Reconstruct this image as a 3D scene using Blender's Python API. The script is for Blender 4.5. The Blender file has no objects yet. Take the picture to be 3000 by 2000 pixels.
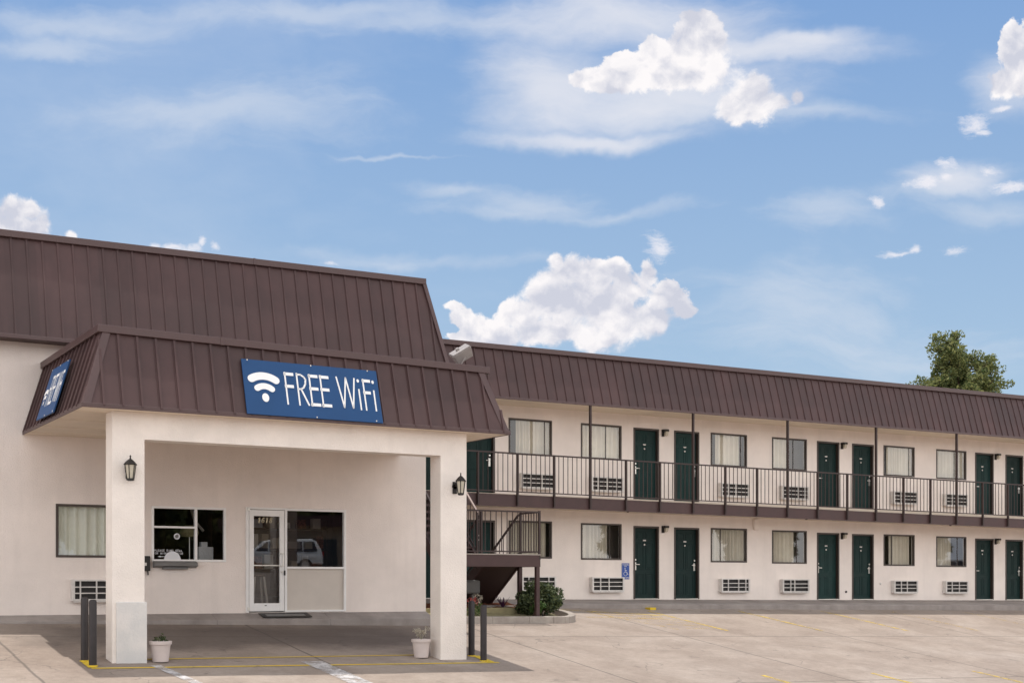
import bpy, math, random
from mathutils import Vector, Matrix, noise as mnoise
R = math.radians
random.seed(7)
scene = bpy.context.scene
COL = scene.collection
PHI = 0.539

# ------------------------------------------------------------------ materials
def nodes_of(m):
    m.use_nodes = True
    return m.node_tree, m.node_tree.nodes, m.node_tree.links

def mat(name, col, rough=0.7, var=0.0, vscale=2.0, bump=0.0, bscale=60.0, metal=0.0, spec=0.5, col2=None, coat=0.0, streak=0.0, trans=0.0):
    m = bpy.data.materials.new(name)
    nt, N, L = nodes_of(m)
    p = N['Principled BSDF']
    p.inputs['Roughness'].default_value = rough
    p.inputs['Metallic'].default_value = metal
    p.inputs['Specular IOR Level'].default_value = spec
    p.inputs['Coat Weight'].default_value = coat
    p.inputs['Transmission Weight'].default_value = trans
    c = (*col, 1)
    p.inputs['Base Color'].default_value = c
    tc = N.new('ShaderNodeTexCoord')
    if var > 0 or col2:
        n = N.new('ShaderNodeTexNoise'); n.inputs['Scale'].default_value = vscale
        n.inputs['Detail'].default_value = 8; n.inputs['Roughness'].default_value = 0.62
        L.new(tc.outputs['Object'], n.inputs['Vector'])
        r = N.new('ShaderNodeValToRGB')
        c2 = col2 if col2 else tuple(x * (1 - var) for x in col)
        c3 = col if col2 else tuple(min(1, x * (1 + var * .6)) for x in col)
        r.color_ramp.elements[0].position = .36; r.color_ramp.elements[1].position = .66
        r.color_ramp.elements[0].color = (*c2, 1); r.color_ramp.elements[1].color = (*c3, 1)
        L.new(n.outputs['Fac'], r.inputs['Fac'])
        out = r.outputs['Color']
        if streak > 0:
            mp = N.new('ShaderNodeMapping'); mp.inputs['Scale'].default_value = (3.1, 3.1, .4)
            L.new(tc.outputs['Object'], mp.inputs['Vector'])
            n2 = N.new('ShaderNodeTexNoise'); n2.inputs['Scale'].default_value = 1.3; n2.inputs['Detail'].default_value = 6
            L.new(mp.outputs[0], n2.inputs['Vector'])
            mr = N.new('ShaderNodeMapRange'); mr.inputs['From Min'].default_value = .52; mr.inputs['From Max'].default_value = .78
            mr.inputs['To Min'].default_value = 0; mr.inputs['To Max'].default_value = streak
            L.new(n2.outputs['Fac'], mr.inputs['Value'])
            mx = N.new('ShaderNodeMix'); mx.data_type = 'RGBA'
            L.new(mr.outputs[0], mx.inputs['Factor']); L.new(out, mx.inputs['A'])
            mx.inputs['B'].default_value = (*[x * .45 for x in col], 1)
            out = mx.outputs['Result']
        L.new(out, p.inputs['Base Color'])
        rr = N.new('ShaderNodeMapRange'); rr.inputs['To Min'].default_value = max(0, rough - .1); rr.inputs['To Max'].default_value = min(1, rough + .12)
        L.new(n.outputs['Fac'], rr.inputs['Value']); L.new(rr.outputs[0], p.inputs['Roughness'])
    if bump > 0:
        b = N.new('ShaderNodeTexNoise'); b.inputs['Scale'].default_value = bscale; b.inputs['Detail'].default_value = 5
        L.new(tc.outputs['Object'], b.inputs['Vector'])
        bb = N.new('ShaderNodeBump'); bb.inputs['Strength'].default_value = bump; bb.inputs['Distance'].default_value = .02
        L.new(b.outputs['Fac'], bb.inputs['Height']); L.new(bb.outputs[0], p.inputs['Normal'])
    return m

def glass_mat(name, tint=(.86, .9, .88), ior=1.75, wave=0.003):
    m = bpy.data.materials.new(name)
    nt, N, L = nodes_of(m)
    N.remove(N['Principled BSDF'])
    out = N['Material Output']
    tr = N.new('ShaderNodeBsdfTransparent'); tr.inputs[0].default_value = (*tint, 1)
    gl = N.new('ShaderNodeBsdfGlossy'); gl.inputs['Roughness'].default_value = .01; gl.inputs['Color'].default_value = (.95, .97, 1, 1)
    fr = N.new('ShaderNodeFresnel'); ge = N.new('ShaderNodeNewGeometry'); io = N.new('ShaderNodeMapRange')
    io.inputs['To Min'].default_value = ior; io.inputs['To Max'].default_value = 1 / ior   # thin pane: same reflectance from both sides
    L.new(ge.outputs['Backfacing'], io.inputs['Value']); L.new(io.outputs[0], fr.inputs['IOR'])
    tc = N.new('ShaderNodeTexCoord'); n = N.new('ShaderNodeTexNoise'); n.inputs['Scale'].default_value = 1.4; n.inputs['Detail'].default_value = 1
    L.new(tc.outputs['Object'], n.inputs['Vector'])
    bp_ = N.new('ShaderNodeBump'); bp_.inputs['Strength'].default_value = wave * 10; bp_.inputs['Distance'].default_value = .02
    L.new(n.outputs['Fac'], bp_.inputs['Height']); L.new(bp_.outputs[0], gl.inputs['Normal'])
    mx = N.new('ShaderNodeMixShader')
    L.new(fr.outputs[0], mx.inputs[0]); L.new(tr.outputs[0], mx.inputs[1]); L.new(gl.outputs[0], mx.inputs[2])
    L.new(mx.outputs[0], out.inputs['Surface'])
    return m

def concrete_mat():
    m = bpy.data.materials.new('lot_concrete')
    nt, N, L = nodes_of(m)
    p = N['Principled BSDF']; p.inputs['Roughness'].default_value = .88; p.inputs['Specular IOR Level'].default_value = .25
    tc = N.new('ShaderNodeTexCoord')
    def nz(scale, det, vec=None, rough=.6, dist=0):
        n = N.new('ShaderNodeTexNoise'); n.inputs['Scale'].default_value = scale; n.inputs['Detail'].default_value = det
        n.inputs['Roughness'].default_value = rough; n.inputs['Distortion'].default_value = dist
        L.new(vec or tc.outputs['Object'], n.inputs['Vector']); return n.outputs['Fac']
    def ramp(fac, stops):
        r = N.new('ShaderNodeValToRGB'); e = r.color_ramp.elements
        e[0].position, e[0].color = stops[0][0], (*stops[0][1], 1); e[1].position, e[1].color = stops[-1][0], (*stops[-1][1], 1)
        for s in stops[1:-1]:
            q = e.new(s[0]); q.color = (*s[1], 1)
        L.new(fac, r.inputs['Fac']); return r.outputs['Color']
    def mix(fac, a, b, mode='MIX'):
        x = N.new('ShaderNodeMix'); x.data_type = 'RGBA'; x.blend_type = mode
        for k, v in (('Factor', fac), ('A', a), ('B', b)):
            if hasattr(v, 'links'): L.new(v, x.inputs[k])
            else: x.inputs[k].default_value = v if isinstance(v, float) else (*v, 1)
        return x.outputs['Result']
    def maprange(v, a, b, c, d):
        r = N.new('ShaderNodeMapRange'); r.inputs['From Min'].default_value = a; r.inputs['From Max'].default_value = b
        r.inputs['To Min'].default_value = c; r.inputs['To Max'].default_value = d; L.new(v, r.inputs['Value']); return r.outputs[0]
    def math_(op, a, b=None):
        x = N.new('ShaderNodeMath'); x.operation = op
        for i, v in enumerate((a, b)):
            if v is None: continue
            if hasattr(v, 'links'): L.new(v, x.inputs[i])
            else: x.inputs[i].default_value = v
        return x.outputs[0]
    base = ramp(nz(.35, 9), [(.3, (.272, .222, .186)), (.5, (.312, .260, .220)), (.72, (.352, .302, .262))])
    patches = ramp(nz(.9, 5, rough=.5, dist=.6), [(.40, (.89, .87, .865)), (.60, (1.03, 1.02, 1.02))])
    c = mix(1.0, base, patches, 'MULTIPLY')
    mid = ramp(nz(6.5, 6, rough=.7), [(.35, (.86, .85, .84)), (.65, (1.06, 1.06, 1.06))])
    c = mix(.85, c, mid, 'MULTIPLY')
    grit = ramp(nz(38, 3, rough=.8), [(.3, (.86, .86, .86)), (.7, (1.1, 1.1, 1.1))])
    c = mix(.8, c, grit, 'MULTIPLY')
    # oil and tyre stains
    mp = N.new('ShaderNodeMapping'); mp.inputs['Scale'].default_value = (.35, 1.6, 1); mp.inputs['Rotation'].default_value = (0, 0, .12)
    L.new(tc.outputs['Object'], mp.inputs['Vector'])
    st = maprange(nz(1.1, 6, mp.outputs[0], .65), .62, .80, 0, .16)
    c = mix(st, c, (.105, .088, .08))
    spots = maprange(nz(3.2, 3, dist=.4), .66, .74, 0, .5)
    c = mix(spots, c, (.09, .078, .072))
    # soiled strip where cars pass below the entrance canopy
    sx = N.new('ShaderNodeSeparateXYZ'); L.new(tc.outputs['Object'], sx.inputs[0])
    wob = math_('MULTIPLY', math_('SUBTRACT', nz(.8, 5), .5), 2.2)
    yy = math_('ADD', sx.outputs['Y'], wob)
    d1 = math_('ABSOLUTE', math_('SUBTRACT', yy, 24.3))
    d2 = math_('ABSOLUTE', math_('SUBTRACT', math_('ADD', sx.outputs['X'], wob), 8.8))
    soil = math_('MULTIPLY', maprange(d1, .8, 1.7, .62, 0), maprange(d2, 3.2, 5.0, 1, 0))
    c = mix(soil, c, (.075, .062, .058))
    # joints between the slabs
    vx = math_('ADD', sx.outputs['X'], math_('MULTIPLY', math_('SUBTRACT', nz(1.5, 4), .5), .05))
    vy = math_('ADD', sx.outputs['Y'], math_('MULTIPLY', math_('SUBTRACT', nz(1.7, 4), .5), .05))
    jx = math_('ABSOLUTE', math_('SUBTRACT', math_('MODULO', math_('ADD', vx, 100.9 + 2.5), 5.0), 2.5))
    jy = math_('ABSOLUTE', math_('SUBTRACT', math_('MODULO', math_('ADD', vy, 100.0 + 3.2), 5.2), 2.6))
    j = maprange(math_('MINIMUM', jx, jy), .010, .034, .75, 0)
    c = mix(j, c, (.10, .085, .075))
    # cracks
    vo = N.new('ShaderNodeTexVoronoi'); vo.feature = 'DISTANCE_TO_EDGE'; vo.inputs['Scale'].default_value = .33
    dv = N.new('ShaderNodeVectorMath'); dv.operation = 'ADD'
    nv = N.new('ShaderNodeTexNoise'); nv.inputs['Scale'].default_value = 1.2; nv.inputs['Detail'].default_value = 6
    L.new(tc.outputs['Object'], nv.inputs['Vector']); L.new(tc.outputs['Object'], dv.inputs[0]); L.new(nv.outputs['Color'], dv.inputs[1])
    L.new(dv.outputs[0], vo.inputs['Vector'])
    ck = math_('MULTIPLY', maprange(vo.outputs['Distance'], .0, .006, .55, 0), maprange(nz(.4, 2), .5, .56, 0, 1))
    c = mix(ck, c, (.09, .078, .07))
    L.new(c, p.inputs['Base Color'])
    bb = N.new('ShaderNodeBump'); bb.inputs['Strength'].default_value = .35; bb.inputs['Distance'].default_value = .01
    L.new(nz(55, 6, rough=.75), bb.inputs['Height']); L.new(bb.outputs[0], p.inputs['Normal'])
    return m

def leaf_mat(name, c1, c2, trans=.25):
    m = bpy.data.materials.new(name)
    nt, N, L = nodes_of(m)
    p = N['Principled BSDF']; p.inputs['Roughness'].default_value = .55; p.inputs['Specular IOR Level'].default_value = .35
    g = N.new('ShaderNodeNewGeometry')
    r = N.new('ShaderNodeValToRGB'); r.color_ramp.elements[0].color = (*c1, 1); r.color_ramp.elements[1].color = (*c2, 1)
    L.new(g.outputs['Random Per Island'], r.inputs['Fac']); L.new(r.outputs['Color'], p.inputs['Base Color'])
    t = N.new('ShaderNodeBsdfTranslucent'); L.new(r.outputs['Color'], t.inputs['Color'])
    mx = N.new('ShaderNodeMixShader'); mx.inputs[0].default_value = trans
    L.new(p.outputs[0], mx.inputs[1]); L.new(t.outputs[0], mx.inputs[2]); L.new(mx.outputs[0], N['Material Output'].inputs['Surface'])
    return m

M = {}
M['stucco'] = mat('stucco', (.86, .775, .715), .9, .07, .9, .35, 45, spec=.2, streak=.10)
M['stucco_office'] = mat('stucco_office', (.80, .715, .66), .9, .08, .7, .45, 38, spec=.2, streak=.13)
M['pillar'] = mat('pillar_stucco', (.83, .76, .70), .9, .07, 1.6, .5, 40, spec=.2, streak=.06)
M['patched'] = mat('patched_render', (.74, .70, .665), .85, .0, 2.2, .3, 30, spec=.2, col2=(.61, .60, .585))
M['soffit'] = mat('soffit_paint', (.74, .64, .53), .85, .08, 1.2, .1, 30, spec=.2)
M['roof'] = mat('brown_metal', (.066, .033, .032), .52, .22, .8, .05, 3, metal=.0, spec=.4, streak=.28)
M['trim'] = mat('brown_trim', (.078, .042, .041), .45, .08, 2, 0, spec=.5)
M['brown'] = mat('brown_paint', (.066, .034, .033), .5, .15, 3, .05, 40, spec=.4)
M['rail'] = mat('railing_paint', (.045, .028, .026), .55, .1, 6, 0, spec=.4)
M['bronze'] = mat('bronze_frame', (.05, .035, .028), .45, .1, 4, 0, spec=.5)
M['green'] = mat('green_door', (.007, .028, .026), .6, .16, 2.5, .06, 25, spec=.25)
M['white_alu'] = mat('white_aluminium', (.82, .80, .78), .45, .06, 3, 0, spec=.5)
M['panel'] = mat('door_infill', (.58, .52, .46), .6, .05, 2, 0)
M['steel'] = mat('satin_steel', (.68, .66, .62), .3, .05, 8, 0, metal=.85)
M['grille'] = mat('grille_beige', (.74, .70, .66), .6, .12, 8, 0, streak=.1)
M['coil'] = mat('dark_coil', (.02, .017, .016), .7, .2, 20, 0)
M['black'] = mat('black_metal', (.018, .014, .013), .5, .25, 12, .1, 50, spec=.4)
M['bollard'] = mat('bollard_paint', (.024, .018, .018), .45, .3, 5, .15, 30, spec=.45)
M['yellow'] = mat('yellow_paint', (.62, .42, .03), .7, .0, 3.5, .1, 60, col2=(.42, .31, .10))
M['white_paint'] = mat('white_road_paint', (.62, .60, .60), .8, .0, 3.0, .1, 60, col2=(.40, .37, .35))
M['lot'] = concrete_mat()
M['walk'] = mat('walkway_concrete', (.36, .32, .295), .9, .0, 1.4, .3, 40, spec=.2, col2=(.25, .22, .205), streak=.2)
M['kerb'] = mat('kerb_concrete', (.42, .375, .33), .9, .0, 2.5, .35, 40, spec=.2, col2=(.30, .26, .23))
M['kerb_yellow'] = mat('kerb_yellowed', (.38, .33, .19), .9, .0, 3, .3, 40, spec=.2, col2=(.29, .25, .15))
M['mulch'] = mat('red_mulch', (.22, .085, .05), .95, .5, 22, 1.0, 40, spec=.1)
M['sign_blue'] = mat('sign_blue', (.012, .058, .165), .5, .06, 1.5, 0, spec=.25)
M['sign_white'] = mat('sign_white', (.80, .79, .78), .4, .03, 6, 0)
M['ada_blue'] = mat('ada_blue', (.02, .08, .36), .4, .04, 5, 0)
M['cream'] = mat('cream_letters', (.72, .62, .42), .5, .04, 5, 0)
M['pot'] = mat('pot_plastic', (.60, .52, .49), .55, .08, 3, .05, 20)
M['soil'] = mat('soil', (.05, .035, .025), .95, .3, 20, .6, 30)
M['glass'] = glass_mat('window_glass', (.94, .95, .94), ior=1.65)
M['glass_up'] = M['glass']
M['glass_office'] = glass_mat('office_glass', (.85, .86, .85), ior=1.95)
M['lamp_glass'] = mat('frosted_lamp_glass', (.55, .50, .40), .25, .1, 6, 0)
M['curtain'] = mat('curtain_cloth', (.74, .68, .58), .9, .06, 3, .1, 80, spec=.1)
M['blind'] = mat('vertical_blind', (.74, .74, .66), .8, .05, 3, 0, spec=.2)
M['room'] = mat('room_wall', (.30, .24, .21), .9, .1, 1, 0)
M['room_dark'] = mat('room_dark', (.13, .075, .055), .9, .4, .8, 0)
M['wood'] = mat('dark_wood', (.09, .05, .03), .5, .3, 6, 0)
M['paper'] = mat('paper', (.7, .7, .72), .8, .03, 3, 0)
M['grey_plastic'] = mat('grey_plastic', (.16, .155, .15), .5, .1, 4, 0)
M['box_grey'] = mat('painted_grey_box', (.13, .125, .12), .55, .15, 4, .1, 30)
M['flood'] = mat('floodlight_casing', (.30, .27, .255), .5, .12, 5, .05, 20)
M['bark'] = mat('bark', (.10, .065, .045), .95, .35, 3, .8, 12)
M['pine'] = leaf_mat('pine_needles', (.055, .09, .032), (.27, .275, .10), .5)
M['bush'] = leaf_mat('bush_leaf', (.014, .03, .013), (.14, .17, .07), .2)
M['bush_light'] = leaf_mat('light_leaf', (.05, .11, .03), (.13, .20, .06))
M['petal_red'] = leaf_mat('red_petal', (.45, .05, .05), (.6, .22, .2))
M['petal_pale'] = leaf_mat('pale_leaf', (.40, .36, .28), (.55, .5, .42))
M['purple'] = leaf_mat('purple_leaf', (.06, .02, .06), (.14, .05, .12))
M['car_white'] = mat('white_car_paint', (.75, .75, .74), .25, .02, 1, 0, coat=1)
M['car_glass'] = mat('dark_car_glass', (.012, .013, .015), .05, 0, 1, 0, spec=.8)
M['tyre'] = mat('tyre_rubber', (.02, .02, .02), .85, .1, 8, 0)
M['red_lens'] = mat('red_lens', (.35, .01, .01), .2, 0, 1, 0)
M['tan'] = mat('tan_wall', (.38, .30, .22), .9, .1, 1, .1, 20)

def vary(m, lo, hi):
    nt = m.node_tree; N, L = nt.nodes, nt.links; p = N['Principled BSDF']; src = p.inputs['Base Color'].links[0].from_socket
    oi = N.new('ShaderNodeObjectInfo'); r = N.new('ShaderNodeMapRange'); r.inputs['To Min'].default_value = lo; r.inputs['To Max'].default_value = hi
    L.new(oi.outputs['Random'], r.inputs['Value']); v = N.new('ShaderNodeVectorMath'); v.operation = 'SCALE'; L.new(src, v.inputs[0]); L.new(r.outputs[0], v.inputs['Scale']); L.new(v.outputs[0], p.inputs['Base Color'])
def panel_vary(m, pitch, lo, hi):
    nt = m.node_tree; N, L = nt.nodes, nt.links; p = N['Principled BSDF']; src = p.inputs['Base Color'].links[0].from_socket
    tc = N.new('ShaderNodeTexCoord'); sp = N.new('ShaderNodeSeparateXYZ'); L.new(tc.outputs['Object'], sp.inputs[0])
    a = N.new('ShaderNodeMath'); a.operation = 'DIVIDE'; a.inputs[1].default_value = pitch; L.new(sp.outputs['X'], a.inputs[0])
    f = N.new('ShaderNodeMath'); f.operation = 'FLOOR'; L.new(a.outputs[0], f.inputs[0])
    w = N.new('ShaderNodeTexWhiteNoise'); w.noise_dimensions = '1D'; L.new(f.outputs[0], w.inputs['W'])
    r = N.new('ShaderNodeMapRange'); r.inputs['To Min'].default_value = lo; r.inputs['To Max'].default_value = hi; L.new(w.outputs['Value'], r.inputs['Value'])
    v = N.new('ShaderNodeVectorMath'); v.operation = 'SCALE'; L.new(src, v.inputs[0]); L.new(r.outputs[0], v.inputs['Scale']); L.new(v.outputs[0], p.inputs['Base Color'])
panel_vary(M['roof'], .57, .90, 1.12)
vary(M['green'], .75, 1.35); vary(M['curtain'], .82, 1.08); vary(M['grille'], .85, 1.05)
# ------------------------------------------------------------------ mesh helpers
class MB:
    def __init__(s): s.v = []; s.f = []
    def quad(s, *pts):
        i = len(s.v); s.v += [tuple(p) for p in pts]; s.f.append(tuple(range(i, i + len(pts)))); return s
    def hexa(s, p):     # 8 points: bottom ring 0-3 (ccw seen from above), top ring 4-7
        i = len(s.v); s.v += [tuple(q) for q in p]
        for f in ((3, 2, 1, 0), (4, 5, 6, 7), (0, 1, 5, 4), (1, 2, 6, 5), (2, 3, 7, 6), (3, 0, 4, 7)):
            s.f.append(tuple(i + k for k in f))
        return s
    def box(s, x0, x1, y0, y1, z0, z1):
        return s.hexa([(x0, y0, z0), (x1, y0, z0), (x1, y1, z0), (x0, y1, z0), (x0, y0, z1), (x1, y0, z1), (x1, y1, z1), (x0, y1, z1)])
    def obox(s, c, ax, ay, az):   # oriented box from centre and half axes
        c, ax, ay, az = map(Vector, (c, ax, ay, az))
        P = [c + sx * ax + sy * ay + sz * az for sz in (-1, 1) for sx, sy in ((-1, -1), (1, -1), (1, 1), (-1, 1))]
        return s.hexa(P)
    def bar(s, p0, p1, w, h=None, up=(0, 0, 1)):
        p0, p1 = Vector(p0), Vector(p1); h = h or w
        d = p1 - p0; u = Vector(up)
        if abs(d.normalized().dot(u)) > .99: u = Vector((0, 1, 0))
        sx = d.cross(u).normalized(); sz = sx.cross(d).normalized()
        return s.obox((p0 + p1) / 2, d / 2, sx * w / 2, sz * h / 2)
    def lathe(s, prof, c=(0, 0, 0), n=20, axis='z', cap=True):
        i0 = len(s.v)
        for r, z in prof:
            for k in range(n):
                t = 2 * math.pi * k / n
                a, b = r * math.cos(t), r * math.sin(t)
                q = (a, b, z) if axis == 'z' else ((a, z, b) if axis == 'y' else (z, a, b))
                s.v.append((c[0] + q[0], c[1] + q[1], c[2] + q[2]))
        for j in range(len(prof) - 1):
            for k in range(n):
                k2 = (k + 1) % n
                s.f.append((i0 + j * n + k, i0 + j * n + k2, i0 + (j + 1) * n + k2, i0 + (j + 1) * n + k))
        if cap:
            s.f.append(tuple(i0 + k for k in range(n))[::-1])
            s.f.append(tuple(i0 + (len(prof) - 1) * n + k for k in range(n)))
        return s
    def tube(s, pts, r, n=8):
        pts = [Vector(p) for p in pts]; rr = r if isinstance(r, (list, tuple)) else [r] * len(pts)
        i0 = len(s.v)
        for i, p in enumerate(pts):
            d = (pts[min(i + 1, len(pts) - 1)] - pts[max(i - 1, 0)]).normalized()
            u = Vector((0, 0, 1)) if abs(d.z) < .95 else Vector((1, 0, 0))
            a = d.cross(u).normalized(); b = a.cross(d)
            for k in range(n):
                t = 2 * math.pi * k / n
                s.v.append(tuple(p + a * rr[i] * math.cos(t) + b * rr[i] * math.sin(t)))
        for j in range(len(pts) - 1):
            for k in range(n):
                k2 = (k + 1) % n
                s.f.append((i0 + j * n + k, i0 + j * n + k2, i0 + (j + 1) * n + k2, i0 + (j + 1) * n + k))
        s.f.append(tuple(i0 + k for k in range(n))[::-1]); s.f.append(tuple(i0 + (len(pts) - 1) * n + k for k in range(n)))
        return s
    def prism(s, poly, y0, y1, plane='xz'):   # polygon extruded
        n = len(poly); i = len(s.v)
        def P(a, b, t): return (a, t, b) if plane == 'xz' else ((t, a, b) if plane == 'yz' else (a, b, t))
        for t in (y0, y1):
            s.v += [P(a, b, t) for a, b in poly]
        s.f.append(tuple(i + k for k in range(n))); s.f.append(tuple(i + n + k for k in range(n))[::-1])
        for k in range(n):
            k2 = (k + 1) % n; s.f.append((i + k, i + n + k, i + n + k2, i + k2))
        return s
    def build(s, name, m, parent=None, bevel=0, smooth=False, loc=None, keep=False):
        me = bpy.data.meshes.new(name); me.from_pydata(s.v, [], s.f); me.validate()
        if loc:
            l = Vector(loc)
            for v in me.vertices: v.co -= l
        me.materials.append(M[m] if isinstance(m, str) else m)
        import bmesh
        if not (keep or name == 'pane'):
            bm = bmesh.new(); bm.from_mesh(me); bmesh.ops.recalc_face_normals(bm, faces=bm.faces); bm.to_mesh(me); bm.free()
        if smooth:
            for p in me.polygons: p.use_smooth = True
        me.update()
        o = bpy.data.objects.new(name, me); COL.objects.link(o)
        if bevel:
            b = o.modifiers.new('b', 'BEVEL'); b.width = bevel; b.segments = 2; b.limit_method = 'ANGLE'; b.angle_limit = R(40)
        if loc: o.location = loc
        if parent:
            o.parent = parent
            # children are built in world coordinates: undo the offset of every ancestor
            off = Vector((0, 0, 0)); q = parent
            while q: off += q.location; q = q.parent
            if loc: o.location = Vector(loc) - off
            else:
                for v in me.vertices: v.co -= off
        return o

def tag(o, label=None, cat=None, group=None, kind=None):
    if label: o['label'] = label
    if cat: o['category'] = cat
    if group: o['group'] = group
    if kind: o['kind'] = kind
    return o
def thing(name, loc, label, cat, group=None):
    o = bpy.data.objects.new(name, None); COL.objects.link(o); o.location = loc; o.empty_display_size = .2
    return tag(o, label, cat, group)
def copy_tree(o, parent=None, strip=False):
    c = o.copy(); COL.objects.link(c); c.parent = parent
    for ch in o.children: copy_tree(ch, c)
    return c
def sstep(a, b, x):
    t = max(0, min(1, (x - a) / (b - a))); return t * t * (3 - 2 * t)

# ------------------------------------------------------------------ ground
def ground_z(a, b):
    ae = max(-4, min(46, a))
    # slope eases out below b=17.5 and above b=30
    if b < 18: be = 18 - 3.0 * math.tanh((18 - b) / 3.0)
    elif b > 29: be = 29 + 1.0 * math.tanh((b - 29) / 1.0)
    else: be = b
    z = .06 + .13 * (be - 21.63) - .021 * (ae - 11.4)
    z += .007 * max(0, ae - 20) * sstep(24, 28, b)
    z += 3.0 * sstep(-4, -12.5, b) if b < -4 else 0      # the bank on the other side of the lot
    return z
def axis(lo, hi, dens_lo, dens_hi, step):
    xs = []; x = dens_lo
    while x < dens_hi: xs.append(x); x += step
    s, x = step, dens_hi
    up = []
    while x < hi: up.append(x); s *= 1.6; x += s
    up.append(hi); s, x = step, dens_lo
    dn = []
    while x > lo: s *= 1.6; x -= s; dn.append(max(x, lo))
    return sorted(set(dn + xs + up))
gx, gy = axis(-900, 900, -2, 48, 1.0), sorted(set(axis(-900, 1200, 12, 31, .5)) | {-3.0 - k for k in range(12)})
g = MB()
for y in gy:
    for x in gx: g.v.append((x, y, ground_z(x, y)))
nx = len(gx)
for j in range(len(gy) - 1):
    for i in range(nx - 1):
        g.f.append((j * nx + i, j * nx + i + 1, (j + 1) * nx + i + 1, (j + 1) * nx + i))
lot = g.build('parking_lot', 'lot', smooth=True); tag(lot, kind='structure')

def strip(pts, w, lift=.005):
    """painted line along pts lying on the ground"""
    mb = MB(); P = [Vector((p[0], p[1])) for p in pts]
    fine = []
    for i in range(len(P) - 1):
        n = max(1, int((P[i + 1] - P[i]).length / .25))
        for k in range(n): fine.append(P[i].lerp(P[i + 1], k / n))
    fine.append(P[-1])
    for i in range(len(fine) - 1):
        d = (fine[i + 1] - fine[i]).normalized(); n = Vector((-d.y, d.x)) * w / 2
        q = [fine[i] - n, fine[i + 1] - n, fine[i + 1] + n, fine[i] + n]
        mb.quad(*[(v.x, v.y, ground_z(v.x, v.y) + lift) for v in q])
    return mb
def line(pts, w, m='yellow', lift=.006):
    o = strip(pts, w, lift).build('road_marking', m); tag(o, kind='structure'); return o
# worn paint: faded by the concrete showing through
def worn_mat(name, col, thr, contrast=.12, hi=1.0):
    m = bpy.data.materials.new(name); nt, N, L = nodes_of(m)
    p = N['Principled BSDF']; p.inputs['Base Color'].default_value = (*col, 1); p.inputs['Roughness'].default_value = .8
    tc = N.new('ShaderNodeTexCoord'); n = N.new('ShaderNodeTexNoise'); n.inputs['Scale'].default_value = 5; n.inputs['Detail'].default_value = 9; n.inputs['Roughness'].default_value = .75
    L.new(tc.outputs['Object'], n.inputs['Vector'])
    r = N.new('ShaderNodeMapRange'); r.inputs['From Min'].default_value = thr - contrast; r.inputs['From Max'].default_value = thr + contrast
    r.inputs['To Max'].default_value = hi
    L.new(n.outputs['Fac'], r.inputs['Value'])
    t = N.new('ShaderNodeBsdfTransparent'); mx = N.new('ShaderNodeMixShader')
    L.new(r.outputs[0], mx.inputs[0]); L.new(t.outputs[0], mx.inputs[1]); L.new(p.outputs[0], mx.inputs[2])
    L.new(mx.outputs[0], N['Material Output'].inputs['Surface'])
    return m
M['y_worn'] = worn_mat('worn_yellow', (.60, .42, .05), .50)
M['y_faint'] = worn_mat('faint_yellow', (.60, .40, .06), .55, .12, .75)
M['y_fresh'] = worn_mat('fresh_yellow', (.66, .46, .03), .34)
M['w_worn'] = worn_mat('worn_white', (.52, .50, .50), .48)
line([(5.03, 21.2), (12.45, 21.28)], .075, 'y_fresh')
line([(6.05, 21.93), (11.15, 22.12)], .055, 'y_fresh')
line([(5.06, 21.78), (5.06, 21.25)], .13, 'y_fresh', .009)
line([(12.33, 21.98), (12.30, 21.32)], .16, 'y_fresh', .009)
line([(6.08, 21.36), (6.3, 19.9), (6.6, 17.5)], .17, 'w_worn', .010)
line([(8.86, 21.58), (8.92, 19.6), (9.0, 17.0)], .40, 'w_worn', .010)
for x in (17.4, 20.35, 23.4, 26.4, 29.4): line([(x, 19.65), (x, 14.6)], .11, 'y_worn')
for x in (21.0, 24.1, 27.2, 30.0, 33.1, 36.1, 39.1): line([(x, 28.2), (x + .05, 25.0)], .10, 'y_worn' if x < 28 else 'y_faint')
line([(18.2, 28.32), (20.4, 27.6), (20.85, 27.35)], .10, 'y_worn')
line([(18.3, 27.05), (20.5, 26.9)], .12, 'y_faint')
line([(18.9, 28.1), (19.7, 25.2)], .10, 'y_faint')
for k in range(5): line([(19.3 + k * .2, 27.6 - k * .55), (20.9, 27.0 - k * .42)], .09, 'y_faint')
# bright yellow painted corner of the walkway kerb
mb = MB(); mb.box(21.22, 21.42, 28.36, 28.57, ground_z(21, 28.3) - .02, ground_z(21, 28.3) + .07); o = mb.build('kerb_marking', 'y_fresh'); tag(o, kind='structure')

# walkways
def wbase(a): return .99 - .0087 * (a - 22)
def wfront(a): return .875 - .0115 * (a - 22)
def walkway(name, xs, yb, yf, zb, zf, m):
    mb = MB()
    for i in range(len(xs) - 1):
        x0, x1 = xs[i], xs[i + 1]
        z0 = min(ground_z(x0, yf), ground_z(x1, yf)) - .3
        mb.hexa([(x0, yf, z0), (x1, yf, z0), (x1, yb, z0), (x0, yb, z0), (x0, yf, zf(x0)), (x1, yf, zf(x1)), (x1, yb, zb(x1)), (x0, yb, zb(x0))])
    o = mb.build(name, m, bevel=.012); tag(o, kind='structure'); return o
walkway('walkway', [13.36 + i * 2.43 for i in range(17)], 30.30, 28.58, wbase, wfront, 'walk')
walkway('kerb', [-6 + i * 2.42 for i in range(9)], 26.02, 25.62, lambda a: .868 - .003 * (a - 6), lambda a: .75 - .006 * (a - 6), 'walk')

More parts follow.
